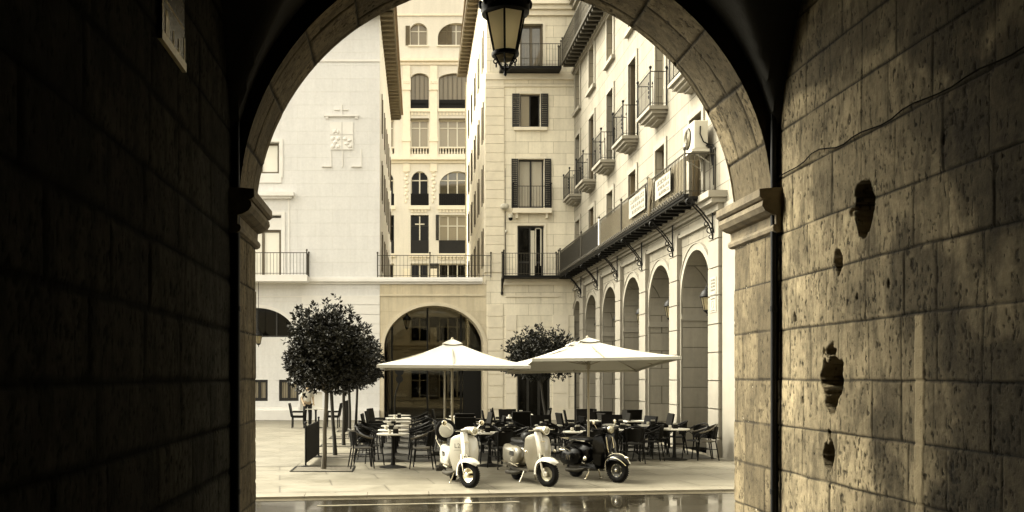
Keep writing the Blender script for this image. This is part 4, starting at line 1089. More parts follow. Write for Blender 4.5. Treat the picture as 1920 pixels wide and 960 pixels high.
nt_ = thing('wall_notice', 'two pale printed notices one above the other on the nearest pilaster', 'notice', (XA-.14, 23.2, 3.6))
mb = MB(); mb.pbox(RP,22.96,23.40,4.02,4.46,.137,.150); o = build('sheet', mb, PAPER, nt_, True)
mb = MB(); 
for k, v in enumerate((4.36,4.28,4.20,4.11)): marks(mb, Plane((XA-.150,0,0),(0,1,0),(-1,0,0)), 23.02, 23.34, v, v+.045, 40+k, 6)
build('lettering', mb, INKL, o, True)
mb = MB(); mb.pbox(RP,22.96,23.40,3.58,3.98,.137,.150); o = build('sheet', mb, PAPER, nt_, True)
mb = MB(); marks(mb, Plane((XA-.150,0,0),(0,1,0),(-1,0,0)), 23.02, 23.34, 3.90, 3.93, 51, 6); marks(mb, Plane((XA-.150,0,0),(0,1,0),(-1,0,0)), 23.02, 23.34, 3.61, 3.64, 52, 6)
mb.torus((XA-.150,23.18,3.77), .09,.006,'x',20,4); build('lettering', mb, INKL, o, True)

sc_ = thing('security_camera', 'white floodlight and dome camera at the head of a cable on the quoins', 'camera', FP(PX(945),6.6,0))
mb = MB(); mb.tube([FP(PX(947.5),6.55,.03),FP(PX(947.5),9.5,.03)],.016,5); mb.tube([FP(PX(947.5),9.5,.03),FP(PX(947.5),11.5,.02)],.008,4); build('cable', mb, IRONG, sc_, True)
mb = MB(); mb.sup(FP(PX(945),PV(389),.24),.20,.16,.13,3); mb.tube([FP(PX(947),PV(394),.03),FP(PX(946),PV(391),.2)],.03,6); build('floodlight', mb, PLAST, sc_, True)
mb = MB(); mb.lathe([(.12,-.02),(.13,.08),(.05,.16)],14,FP(PX(956.5),PV(409),.2)); mb.tube([FP(PX(956.5),PV(404),.2),FP(PX(953),PV(402),.02)],.025,6); build('housing', mb, PLAST, sc_, True)
mb = MB(); mb.sup(FP(PX(956.5),PV(411),.2),.10,.10,.10); build('dome', mb, GLASSD, sc_, True)
mb = MB(); mb.sup(FP(PX(949),PV(434),.06),.06,.05,.07); build('junction_box', mb, PLAST, sc_, True)

ts = thing('traffic_sign', 'two dark round signs on a bent pole before the wide arch', 'sign', Vector((PX(741), 41.2, 0)))
mb = MB(); mb.tube([(0,0,0),(.0,0,1.05),(.05,0,1.3),(.17,0,1.62),(.2,0,2.3)],.032,8); build('pole', mb, IRON, ts)
for z, r_ in ((2.22,.20),(1.86,.16)):
    mb = MB(); mb.lathe([(r_,-.012),(r_,.012)],20,(.2,-.045,z),'y'); build('disc', mb, IRON, ts)

# ---------------------------------------------------------------- trees
LEAF = None
def leaf_mat():
    m, t, b = nodes_of('laurel leaf'); g = N(t, 'ShaderNodeNewGeometry')
    c = mixrgb(t, g.outputs['Random Per Island'], (.003,.0028,.0015), (.016,.015,.008))
    t.links.new(c, b.inputs['Base Color']); b.inputs['Roughness'].default_value = .42; b.inputs['Specular IOR Level'].default_value = .22; return m
LEAF = leaf_mat(); BARK = M('smooth bark', (.06,.05,.032), .85, var=.35, scale=7, bmp=.4); BARKD = M('dark bark', (.02,.017,.011), .85, var=.3)
SOIL = M('dark soil', (.085,.073,.05), .9, var=.4, scale=12, bmp=.6)
def crown_mesh(seed, rx, rz, zc, n, lean=0.0):
    rr = random.Random(seed); mb = MB(); fs = []; vs = []
    ph = [rr.uniform(0, 6.28) for _ in range(8)]
    def leaf(p, d, L, W):
        up = Vector((rr.uniform(-1,1), rr.uniform(-1,1), rr.uniform(-1,1))); s = d.cross(up)
        if s.length < 1e-3: return
        s.normalize(); nrm = s.cross(d)
        b = len(vs); q = p + d*L*.5
        vs.extend([p, q+s*W-nrm*L*.04, p+d*L, q-s*W-nrm*L*.04, q+nrm*L*.07])
        fs.extend([(b,b+1,b+4),(b+1,b+2,b+4),(b+2,b+3,b+4),(b+3,b,b+4)])
    k = 0
    while k < n:
        # a sprig: a twig direction with several leaves round its end
        th = rr.uniform(0, 2*math.pi); cz = rr.uniform(-1, 1); sz = math.sqrt(1-cz*cz)
        d = Vector((sz*math.cos(th), sz*math.sin(th), cz))
        bump_ = 1 + .10*math.sin(3*th+ph[0]+2*cz)+.07*math.sin(5*th+ph[1]-4*cz)+.06*math.sin(7*cz+ph[2]+2*th)
        rad = (rr.random()**.42) * bump_
        if cz < 0: c_sp = (1-abs(cz)**3)**(1/3.0)/max(sz,.05); d = Vector((d.x*min(c_sp,2.2), d.y*min(c_sp,2.2), d.z))
        tip = rad > .93
        c = Vector((d.x*rx*rad + lean*(cz), d.y*rx*rad, zc + d.z*rz*rad*(1.0 if cz > 0 else .78)))
        m_ = rr.randint(5, 9)
        out = (d + Vector((rr.uniform(-.5,.5), rr.uniform(-.5,.5), rr.uniform(0,.7)))).normalized()
        if tip and cz > .1 and rr.random() < .45: c = c + d*rr.uniform(.0,.06) + Vector((0,0,rr.uniform(.02,.11)))
        for j in range(m_):
            dd = (out*rr.uniform(.2,1) + Vector((rr.uniform(-1,1), rr.uniform(-1,1), rr.uniform(-.7,.7)))).normalized()
            leaf(c + out*.05*(j-m_/2)/m_*2, dd, rr.uniform(.075,.13), rr.uniform(.018,.030)); k += 1
    mb.add(vs, fs, False); return mb
crown_cache = {}
def tree(loc, label, cmb, trunk_h, lean, dark=False, rz=0.0, group=None, sc_=1.0):
    t = thing('laurel_tree', label, 'tree', loc, rz, group); t.scale = (sc_,)*3
    mb = MB(); lx, ly = lean
    pts = [(0,0,-.02),(lx*.2+.01,ly*.2,.35),(lx*.5-.01,ly*.5,.85),(lx*.8,ly*.8,1.3),(lx,ly,trunk_h)]
    mb.tube(pts, [.062,.050,.045,.044,.046], 9)
    rr = random.Random(hash(label) % 1000 if False else len(label))
    for k in range(7):
        a = k*.9+.3; e = Vector((lx+.45*math.cos(a), ly+.45*math.sin(a), trunk_h+.35+.25*(k % 3)))
        mb.tube([pts[4], Vector(pts[4]).lerp(e,.5)+Vector((0,0,.06)), e], [.03,.02,.008], 5)
    mb.tube([pts[4], (lx,ly,trunk_h+.9)], [.035,.012], 6)
    build('trunk', mb, BARKD if dark else BARK, t)
    key = id(cmb)
    if key not in crown_cache:
        o = build('crown', cmb, LEAF, t, normals=False); crown_cache[key] = o.data
    else:
        o = bpy.data.objects.new('crown', crown_cache[key]); COL.objects.link(o); o.parent = t
    o.location = (lx, ly, 0)
    return t
CA = crown_mesh(3, .89, 1.0, 2.45, 15500); CBm = crown_mesh(8, .95, .85, 2.36, 10500); CC = crown_mesh(17, 1.28, .95, 2.62, 12000)
TX = -1.70
for i, (Y, cm, lx, rz, lab) in enumerate(((20.05, CA, .07, 0, 'foremost round clipped laurel tree beside the dark barrier panel'),
        (23.5, CBm, -.10, 1.1, 'clipped laurel tree second in the row behind the foremost one'), (26.9, CA, .0, 2.3, 'clipped laurel tree third in the row with a straight trunk'),
        (30.3, CBm, -.04, 3.9, 'clipped laurel tree fourth in the row near the second barrier'), (33.8, CA, .06, 4.6, 'clipped laurel tree last in the row before the screen wall'))):
    a = rz
    tree((TX,Y,0), lab, cm, 1.62, (lx*math.cos(-a), lx*math.sin(-a)), i > 0, rz, 'laurel trees in a row')
    mb = MB(); mb.quad((TX-.62,Y-.55,.006),(TX+.62,Y-.55,.006),(TX+.62,Y+.55,.006),(TX-.62,Y+.55,.006))
    tag(build('tree_pit_ground', mb, SOIL), 'square of dark soil around a trunk', None, None, 'structure')
    ed = thing('pit_edging', 'thin dark metal edging around the soil of the ' + ['first','second','third','fourth','fifth'][i] + ' tree in the row', 'edging', (TX,Y,0), 0, 'metal edgings round the tree pits')
    mb = MB(); a, b_ = .66, .59
    mb.box(-a,a,-b_,-b_+.035,0,.016); mb.box(-a,a,b_-.035,b_,0,.016); mb.box(-a,-a+.035,-b_+.035,b_-.035,0,.016); mb.box(a-.035,a,-b_+.035,b_-.035,0,.016)
    build('rim', mb, IRON, ed)
tree((4.95,31.6,0), 'broad dark laurel tree between the two umbrellas before the quoined front', CC, 1.75, (-.30,0), True, .4)

# ---------------------------------------------------------------- umbrellas
def canvas_mat():
    m, t, b = nodes_of('cream canvas'); wp = coord(t)
    c = mixrgb(t, ramp(t, noise(t, wp, 1.6, 5, .6), [(.3, 0.0), (.7, 1.0)]), (.43,.412,.36), (.48,.462,.405))
    t.links.new(c, b.inputs['Base Color']); b.inputs['Roughness'].default_value = .85; b.inputs['Specular IOR Level'].default_value = .2
    bump(t, b, noise(t, wp, 5, 3), .25, .02)
    tr = N(t, 'ShaderNodeBsdfTranslucent'); t.links.new(c, tr.inputs[0])
    mx = N(t, 'ShaderNodeMixShader'); mx.inputs[0].default_value = .18
    out = [n for n in t.nodes if n.type == 'OUTPUT_MATERIAL'][0]
    t.links.new(b.outputs[0], mx.inputs[1]); t.links.new(tr.outputs[0], mx.inputs[2]); t.links.new(mx.outputs[0], out.inputs[0]); return m
CANV = canvas_mat(); ALU = M('grey aluminium pole', (.26,.23,.165), .4, .4, var=.1); POLED = M('dark pole', (.014,.012,.008), .45, .3)
def umbrella(loc, label, half=1.58, rim=2.24, top=.62, rz=0.0, tilt=(0,0), pole=ALU):
    t = thing('cafe_umbrella', label, 'umbrella', loc, rz, 'square umbrellas over the cafe tables')
    H = rim+top; T = Matrix.Translation((0,0,rim)) @ Euler((R(tilt[0]), R(tilt[1]), 0)).to_matrix().to_4x4() @ Matrix.Translation((0,0,-rim))
    ph = .13
    def prof(q):                      # height above the rim at q (0 rim .. 1 top): slight sag
        return top*(q - .10*math.sin(math.pi*q))
    mb = MB()
    for k in range(4):
        a0 = math.pi/4 + k*math.pi/2; a1 = a0+math.pi/2
        c0 = Vector((math.cos(a0), math.sin(a0),0))*half*math.sqrt(2); c1 = Vector((math.cos(a1), math.sin(a1),0))*half*math.sqrt(2)
        def fn(a, b_, c0=c0, c1=c1):
            q = b_*(1-.05); e = c0.lerp(c1, a); 
            sag = .05*math.sin(math.pi*a)*math.sin(math.pi*min(1,q*1.1))**.7 + (.035*math.sin(math.pi*a) if b_ < .01 else 0)*0
            pull = 1-.045*math.sin(math.pi*a)*(1-q)
            p = e*(1-q)*pull; return (p.x, p.y, rim+prof(q)-sag)
        mb.sheet(fn, 12, 14, .006)
        def val(a, b_, c0=c0, c1=c1):
            e = c0.lerp(c1, a)*(1-.045*math.sin(math.pi*a)); return (e.x*1.0, e.y*1.0, rim-.06*b_)
        mb.sheet(val, 12, 1, .004)
    mb.xf(T); cn = build('canopy', mb, CANV, t)
    mb = MB(); n = 4
    for k in range(4):
        a0 = math.pi/4+k*math.pi/2; a1 = a0+math.pi/2
        c0 = Vector((math.cos(a0), math.sin(a0),0))*.30; c1 = Vector((math.cos(a1), math.sin(a1),0))*.30
        mb.sheet(lambda a, b_, c0=c0, c1=c1: (*(c0.lerp(c1,a)*(1-b_*.97)).xy, H-.055+.10*b_-.03*math.sin(math.pi*a)*(1-b_)), 6, 4, .006)
    mb.xf(T); build('vent', mb, CANV, cn)
    mb = MB()
    for k in range(8):
        a = k*math.pi/4 + math.pi/4; L = half*(math.sqrt(2) if k % 2 == 0 else .955)*.97
        e = Vector((math.cos(a)*L, math.sin(a)*L, rim-.02)); mb.tube([(0,0,H-.08), e], .013, 4)
        mid = Vector((0,0,H-.08)).lerp(e,.5); mb.tube([(0,0,rim-.02), mid], .011, 4)
    mb.xf(T); build('ribs', mb, pole, t)
    mb = MB(); top_p = T @ Vector((0,0,H)); mb.tube([(0,0,.06),(0,0,rim-.3), top_p], .026, 10); mb.lathe([(.045,rim-.1),(.045,rim+.02)],10); mb.lathe([(.04,.06),(.04,.5)],10); build('pole', mb, pole, t)
    mb = MB(); mb.lathe([(.012,H),(.022,H+.02),(.03,H+.045),(.02,H+.07),(.005,H+.08)],10); mb.xf(T); build('finial', mb, pole, t)
    mb = MB(); mb.box(-.34,.34,-.34,.34,0,.06); mb.box(-.28,.28,-.28,.28,.06,.09); build('base', mb, POLED, t)
    return t
umbrella((1.06,20.0,0), 'cream square umbrella behind the white scooter', 1.52, 2.20, .55, R(-2), (-.6,.4))
umbrella((3.98,20.0,0), 'cream square umbrella tilted up at the front, behind the black scooter', 1.50, 2.25, .54, R(3), (-4.6,-.9))
umbrella((1.07,23.7,0), 'cream square umbrella half hidden, its pole just left of the front umbrella pole', 1.5, 2.22, .5, R(-4), (0,0))
umbrella((4.42,23.9,0), 'cream square umbrella behind the tilted one, dark pole and ball finial', 1.55, 2.29, .56, R(6), (-1,1), POLED)

# ---------------------------------------------------------------- cafe furniture
RATT = M('dark rattan', (.004,.0034,.0021), .55, var=.5, scale=16, spec=.15); CANE = M('worn cane wrap', (.045,.036,.02), .5, var=.5, scale=9)
TOPM = M('white tabletop', (.52,.495,.43), .3, var=.06, scale=3); PEDM = M('black table stand', (.004,.0035,.0025), .5, 0, spec=.15)
def bistro_chair(name='rattan_chair', cane=RATT):
    t = thing(name, 'x', 'chair')
    mb = MB(); mb.sup((0,0,.445), .225,.225,.022, 3, 20, 6); build('seat', mb, cane, t)
    for sx, sy in ((1,1),(1,-1),(-1,1),(-1,-1)):
        mb = MB()
        if sx > 0: mb.tube([(.25,.24*sy,0),(.205,.21*sy,.44),(.22,.255*sy,.655)], [.014,.016,.014], 6)
        else: mb.tube([(-.26,.22*sy,0),(-.19,.19*sy,.44),(-.235,.20*sy,.80)], [.014,.016,.014], 6)
        build('leg', mb, RATT, t)
    mb = MB(); pts = []
    for k in range(19):
        a = math.pi*(k/18-.5); c = math.cos(a)
        pts.append((.22-.50*max(0,c)**.9, .285*math.sin(a)*(1 if c > .05 else 1), .655+.19*max(0,c)**1.4))
    mb.tube(pts, .021, 7)
    mb.tube([(p[0]+.01,p[1]*.97,p[2]-.05) for p in pts[4:15]], .012, 5); build('arm_rail', mb, cane, t)
    mb = MB()
    mb.sheet(lambda a, b_: (-.02-.20*math.cos((a-.5)*2.3)-.045*b_, .235*math.sin((a-.5)*2.3)/math.sin(1.15)*(.86+.14*b_), .50+.30*b_), 12, 6, .010)
    build('back_panel', mb, RATT, t)
    mb = MB()
    for sy in (1,-1):
        mb.tube([(.21,.22*sy,.26),(-.20,.205*sy,.26)],.010,5)
        mb.tube([(.215,.245*sy,.50),(.12,.27*sy,.60),(.0,.27*sy,.66),(-.1,.25*sy,.60),(-.19,.21*sy,.50)],.009,5)
    mb.tube([(.0,.215,.26),(.0,-.215,.26)],.010,5); build('stretcher', mb, RATT, t)
    return t
def square_chair(name='square_back_chair'):
    t = thing(name, 'x', 'chair')
    mb = MB(); mb.box(-.24,.25,-.26,.26,.40,.46); mb.box(-.24,.25,-.25,.25,.46,.475); build('seat', mb, RATT, t)
    mb = MB(); mb.sheet(lambda a, b_: (-.22-.10*b_, (a-.5)*.56, .44+.52*b_), 4, 6, .05, False); build('backrest', mb, RATT, t)
    for sy in (1,-1):
        mb = MB(); mb.box(-.24,.25,.26*sy-.03,.26*sy+.03,.60,.65); mb.box(.19,.25,.26*sy-.03,.26*sy+.03,.46,.60); build('arm', mb, RATT, t)
    for sx, sy in ((1,1),(1,-1),(-1,1),(-1,-1)):
        mb = MB(); mb.tube([(.23*sx,.235*sy,0),(.22*sx,.23*sy,.41)],.022,6); build('leg', mb, RATT, t)
    return t
def table(square=False):
    t = thing('cafe_table', 'x', 'table')
    mb = MB()
    if square: mb.box(-.36,.36,-.36,.36,.715,.745)
    else: mb.lathe([(.345,.712),(.362,.720),(.362,.738),(.35,.745)], 32)
    o = build('tabletop', mb, TOPM, t)
    mb = MB(); mb.lathe([(.06,.05),(.04,.12),(.036,.5),(.04,.66),(.09,.712)], 12); build('pedestal', mb, PEDM, t)
    mb = MB(); mb.lathe([(.30,0),(.30,.012),(.20,.03),(.07,.055)], 24); build('base', mb, PEDM, t)
    return t
def caddy():
    t = thing('napkin_holder', 'x', 'napkin holder')
    mb = MB(); mb.box(-.055,.055,-.04,.04,0,.10); build('holder', mb, PEDM, t)
    mb = MB(); mb.box(-.047,.047,-.03,.03,.10,.135); build('napkins', mb, PAPER, t)
    mb = MB(); mb.lathe([(.032,0),(.036,.01),(.036,.075),(.03,.085)], 12, (-.13,-.03,0)); build('ashtray_cup', mb, PLAST, t)
    return t
proto = {'b': bistro_chair(), 'c': bistro_chair('cane_chair', CANE), 's': square_chair(), 't': table(), 'q': table(True), 'n': caddy()}
bpy.context.view_layer.update()
for p in proto.values(): index_kids(p)
used = set()
def place(k, x, y, rz, label, group, z=0.0, s=1.0):
    src = proto[k]
    o = src if k not in used else copy_tree(src); used.add(k)
    o.location = (x, y, z); o.rotation_euler = (0, 0, rz); o['label'] = label; o['group'] = group
    return o
GC, GT, GN = 'dark rattan chairs of the cafe terrace', 'pale topped cafe tables', 'napkin holders on the cafe tables'
def tset(x, y, desc, sq=False, nap=True, chairs=(('b',180,'on its left'),('b',0,'on its right')), d=.60, jit=0.0):
    """a table, its napkin holder and its chairs; angle 0 = chair on the +x side, facing the table"""
    rr = random.Random(int(x*100+y*10))
    place('q' if sq else 't', x, y, rr.uniform(-.1,.1), ('square' if sq else 'round') + ' pale topped cafe table, ' + desc, GT)
    if nap: place('n', x+rr.uniform(-.06,.10), y+rr.uniform(-.08,.08), rr.uniform(-.4,.4), 'napkin holder on the table ' + desc, GN, .745)
    for (k, ang, where) in chairs:
        a = R(ang+rr.uniform(-9,9)); dd = d+rr.uniform(-.03,.06)
        place(k, x+dd*math.cos(a), y+dd*math.sin(a), a+math.pi+rr.uniform(-.2,.2), ('square backed dark chair ' if k == 's' else 'dark rattan armchair ') + where + ', table ' + desc, GC)
tset(-.21, 20.45, 'at the head of the row nearest the trees', chairs=(('c',195,'turned aside'),('c',-12,'on the right'),('b',150,'behind left')), d=.66)
rows = [(21.9,'second in the row nearest the trees'),(23.7,'third in the row nearest the trees'),(25.9,'fourth in the row nearest the trees'),(27.9,'fifth in the row nearest the trees'),(30.0,'last in the row nearest the trees')]
for i, (y, ds) in enumerate(rows):
    k = 'b' if i < 2 else 's'
    tset(-.22+.03*i, y, ds, i in (2,3), i in (0,1,3), ((k,178,'on the left'),('b',2,'on the right')), .62)
tset(1.94, 20.8, 'between the white and the grey scooter', chairs=(('b',-70,'in front'),('b',170,'on the left'),('b',8,'on the right'),('b',80,'behind')))
tset(4.00, 21.2, 'above the black scooter saddle', chairs=(('b',-85,'in front'),('b',172,'on the left'),('b',5,'on the right'),('b',95,'behind')))
tset(6.49, 22.3, 'farthest right beside the arcade', chairs=(('b',190,'on the left'),('c',-8,'on the right'),('b',25,'behind right')), d=.68)
tset(5.25, 22.1, 'half hidden behind the black scooter', chairs=(('b',170,'on the left'),('b',0,'on the right'),('b',-80,'in front')))
tset(2.6, 22.6, 'behind the grey scooter', chairs=(('b',-90,'in front'),('b',90,'behind'),('b',178,'on the left'),('b',5,'on the right')))
tset(1.7, 24.4, 'under the back of the nearer cream umbrella', True, True, (('s',-90,'in front'),('b',180,'on the left'),('s',0,'on the right')))
tset(1.57, 26.9, 'behind the two umbrella poles', True, True, (('s',-90,'in front'),('b',180,'on the left'),('s',0,'on the right')))
tset(1.86, 29.2, 'farthest back before the wide arch', True, False, (('s',180,'on the left'),('s',0,'on the right')))
tset(3.41, 28.3, 'before the dark door of the quoined front', True, True, (('s',180,'on the left'),('s',0,'on the right'),('s',-92,'in front'),('s',90,'behind')), .66)
tset(3.75, 24.0, 'between the umbrella rows', False, True, (('b',-95,'in front'),('s',90,'behind'),('b',180,'on the left'),('b',0,'on the right')))
tset(3.90, 30.6, 'farthest back before the dark door', True, True, (('s',180,'on the left'),('s',0,'on the right')))
tset(5.55, 24.2, 'behind the dark umbrella pole', False, True, (('s',180,'on the left'),('s',0,'on the right'),('s',90,'behind')))
tset(5.4, 26.4, 'third back beside the arcade', True, False, (('s',180,'on the left'),('s',0,'on the right'),('s',92,'behind')))
tset(6.36, 23.9, 'just behind the one farthest right', False, True, (('b',-90,'in front'),('b',178,'on the left'),('b',10,'on the right')))
tset(6.55, 26.2, 'second from the back beside the arcade', True, False, (('s',180,'on the left'),('s',0,'on the right')))
tset(7.0, 29.8, 'farthest back beside the arcade', True, False, (('s',180,'on the left'),('s',-90,'in front')))
tset(5.9, 28.6, 'in the back corner by the dark tree', True, False, (('s',180,'on the left'),('s',0,'on the right'),('s',-90,'in front'),('s',90,'behind')))
# the pair of chairs by the waiter and a small table
tset(-3.35, 36.0, 'beside the standing person', True, False, (('s',180,'on the left'),('s',0,'on the right')), .62)

# ---------------------------------------------------------------- barrier panels
def barrier(x0, y0, x1, y1, h, label):
    t = thing('barrier_panel', label, 'barrier', ((x0+x1)/2, (y0+y1)/2, 0), 0, 'black barrier panels by the trees')
    a, b_ = Vector((x0-(x0+x1)/2, y0-(y0+y1)/2, 0)), Vector((x1-(x0+x1)/2, y1-(y0+y1)/2, 0)); Z = Vector((0,0,1))
    for p in (a, b_):
        mb = MB(); mb.tube([p, p+Z*(h+.05)], .022, 8); mb.sup(p+Z*(h+.07), .03,.03,.03); mb.lathe([(.13,0),(.13,.015),(.03,.03)],14,p); build('post', mb, IRON, t)
    mb = MB(); d = (b_-a).normalized(); nn = Vector((-d.y, d.x, 0)); n = int((b_-a).length/.085)
    for k in range(n):
        q = a + d*(.03+.085*k); zt = h - .02*abs(math.sin(k*1.3)); e = q + d*.07
        pts = [q-nn*.012, e-nn*.012, e+nn*.012, q+nn*.012]
        mb.add([p+Z*.08 for p in pts]+[p+Z*zt for p in pts], [(3,2,1,0),(4,5,6,7),(0,1,5,4),(1,2,6,5),(2,3,7,6),(3,0,4,7)])
    mb.tube([a+Z*.25, b_+Z*.25], .014, 5); mb.tube([a+Z*(h-.12), b_+Z*(h-.12)], .014, 5)
    build('slat_panel', mb, CLOTH_D, t)
barrier(-2.14, 20.6, -2.08, 23.1, .90, 'black slatted barrier panel beside the foremost tree')
barrier(-1.98, 31.6, -1.92, 34.0, 1.15, 'black slatted barrier panel far back among the thin trunks')

# ---------------------------------------------------------------- person
def skin_body(name, verts, edges, radii, mat, parent, lv=2):
    me = bpy.data.meshes.new(name); me.from_pydata(verts, edges, []); me.update()
    o = bpy.data.objects.new(name, me); COL.objects.link(o); o.parent = parent
    s = o.modifiers.new('skin', 'SKIN'); s.use_smooth_shade = True
    for i, r_ in enumerate(radii):
        v = me.skin_vertices[0].data[i]; v.radius = r_ if isinstance(r_, tuple) else (r_, r_); v.use_root = (i == 0)
    o.modifiers.new('sub', 'SUBSURF').render_levels = lv
    me.materials.append(mat); return o
SKINM = M('skin', (.36,.27,.17), .6, var=.05); SHIRT = M('white shirt', (.5,.475,.41), .8, var=.05, bmp=.2); TROU = M('dark trousers', (.006,.005,.004), .8, var=.2); HAIR = M('dark hair', (.02,.016,.01), .6)
pn = thing('person', 'standing person in white shirt and dark trousers under the foremost tree', 'person', (-3.66, 35.9, 0), R(20))
bv = [(0,0,.96),(0,0,1.12),(0,-.01,1.30),(0,0,1.44),(0,.0,1.53),(0,-.02,1.60),(0,-.03,1.68),(0,-.02,1.75),
      (.17,0,1.42),(.215,.02,1.16),(.20,-.14,.99),(.19,-.20,.93), (-.17,0,1.42),(-.22,.03,1.15),(-.19,-.10,.96),(-.18,-.16,.91),
      (.09,0,.90),(.10,-.02,.50),(.10,.02,.09),(.105,-.12,.035), (-.09,0,.90),(-.12,-.03,.50),(-.12,.01,.09),(-.135,-.13,.035)]
be = [(0,1),(1,2),(2,3),(3,4),(4,5),(5,6),(6,7),(3,8),(8,9),(9,10),(10,11),(3,12),(12,13),(13,14),(14,15),(0,16),(16,17),(17,18),(18,19),(0,20),(20,21),(21,22),(22,23)]
brd = [(.15,.10),(.13,.095),(.155,.105),(.12,.085),.052,(.07,.08),(.078,.095),(.055,.065), .06,.045,.035,.032,.06,.045,.035,.032,.085,.058,.042,.04,.085,.058,.042,.04]
body = skin_body('body', bv, be, brd, SKINM, pn)
mb = MB()                                          # fingers and thumb of both hands, face
for s_, (hx, hy, hz) in ((1,(.19,-.21,.925)),(-1,(-.18,-.17,.905))):
    for f in range(4):
        x = hx+s_*(-.024+.016*f); L = (.07,.078,.074,.058)[f]
        mb.tube([(x,hy+.02,hz-.0),(x,hy-L*.5,hz-.02),(x,hy-L*.75,hz-.055)],[.010,.009,.007],6)
    mb.tube([(hx-s_*.03,hy+.03,hz+.0),(hx-s_*.05,hy-.01,hz-.005),(hx-s_*.052,hy-.04,hz-.02)],[.011,.010,.008],6)
mb.tube([(0,-.10,1.67),(0,-.135,1.635),(0,-.11,1.625)],[.012,.017,.012],6)
for s_ in (1,-1): mb.sup((s_*.083,-.01,1.655),.014,.022,.034)
build('hands_and_face', mb, SKINM, body)
mb = MB()
for s_ in (1,-1): mb.sup((s_*.032,-.106,1.672),.013,.008,.008,2,8,6)
mb.sup((0,-.108,1.592),.026,.008,.006,2,8,6); build('eyes_and_mouth', mb, HAIR, body)
mb = MB(); mb.sup((0,.005,1.715),.092,.105,.085,2.2,16,10,lambda q: q if q.z > 1.69 or q.y > -.02 else Vector((q.x,q.y*.6,1.69))); build('hair', mb, HAIR, pn)
skin_body('shirt', [bv[i] if i != 0 else (0,0,.94) for i in (0,1,2,3)]+[(.17,0,1.425),(.217,.02,1.17),(-.17,0,1.425),(-.222,.03,1.16)]+[(0,0,1.49)],
          [(0,1),(1,2),(2,3),(3,4),(4,5),(3,6),(6,7),(3,8)], [(.165,.115),(.15,.112),(.172,.120),(.135,.098),.078,.064,.078,.064,.066], SHIRT, pn)
skin_body('trousers', [(0,0,1.0),(.09,0,.90),(.10,-.02,.50),(.10,.02,.09),(-.09,0,.90),(-.12,-.03,.50),(-.12,.01,.09)],
          [(0,1),(1,2),(2,3),(0,4),(4,5),(5,6)], [(.155,.115),.10,.078,.07,.10,.078,.07], TROU, pn)
for s_, (x, y) in ((1,(.10,-.05)),(-1,(-.125,-.06))):
    mb = MB(); mb.sup((x,y,.045),.048,.135,.045,2.5,16,8); build('shoe', mb, TROU, pn)

# ---------------------------------------------------------------- scooters
RUB = M('tyre rubber', (.0035,.003,.0024), .8, var=.2, scale=20, spec=.12); CHR = M('chrome', (.70,.65,.52), .14, 1.0, var=.05)
SEATM = M('black vinyl seat', (.003,.0027,.002), .45, var=.2, spec=.2); LENS = M('headlamp glass', (.30,.27,.19), .06, .6)
def paint(name, base, rough=.28, var=.06, scale=3): return M(name, base, rough, 0, var, scale, coat=.6)
def wheel(parent, name, x, rimm, steer=None, z=.232, y=0.0, axis='y', tyre=True):
    w_ = bpy.data.objects.new(name, None)
    mb = MB(); c = (x,y,z) if steer is None else (0,0,0)
    mb.torus(c, .176, .056, axis, 36, 12, .95)
    for k in range(36):                                            # tread blocks
        a = 2*math.pi*k/36
        for o in (-.022,.022):
            q = Vector((math.cos(a)*.229, o, math.sin(a)*.229)); mb.sup(Vector(c)+q, .010,.012,.010,4,6,4)
    o = build(name, mb, RUB, parent)
    if steer is not None: o.location = (x,y,z); o.rotation_euler = (0,0,steer)
    r_ = MB(); r_.lathe([(.118,-.030),(.126,-.036),(.126,-.026),(.108,-.014),(.060,-.022),(.055,-.045),(.030,-.052),(.012,-.055),(.012,.055),(.030,.052),(.055,.045),(.060,.022),(.108,.014),(.126,.026),(.126,.036),(.118,.030)], 28, c, 'y')
    for k in range(5):
        a = 2*math.pi*k/5
        for s_ in (-1,1): r_.sup(Vector(c)+Vector((.082*math.cos(a), s_*.020, .082*math.sin(a))), .011,.008,.011,2,8,6)
    build('rim', r_, rimm, o)
    return o
def guard_sheet(prof, th=.008, skirt=.07):
    """prof: list of (x, z, half width) from rear to front; a curved shell over the wheel"""
    n = len(prof)-1
    def fn(a, b_):
        i = min(int(a*n), n-1); f = a*n-i; p, q = prof[i], prof[i+1]
        x, z, w_ = (p[k]*(1-f)+q[k]*f for k in range(3)); t_ = (b_-.5)*2
        r = math.hypot(x, z) or 1; k = skirt*abs(t_)**2.4
        return (x*(1-k/r), w_*1.12*math.sin(t_*1.35)/math.sin(1.35), z*(1-k/r))
    mb = MB(); mb.sheet(fn, n*3, 12, th); return mb
def smooth_path(pts, k=4):
    out = []
    P = [pts[0]]+list(pts)+[pts[-1]]
    for i in range(1, len(P)-2):
        for j in range(k):
            t_ = j/k; a,b_,c,d = P[i-1],P[i],P[i+1],P[i+2]
            out.append(tuple(.5*((2*b_[m])+(c[m]-a[m])*t_+(2*a[m]-5*b_[m]+4*c[m]-d[m])*t_*t_+(3*b_[m]-a[m]-3*c[m]+d[m])*t_**3) for m in range(3)))
    out.append(tuple(pts[-1])); return out
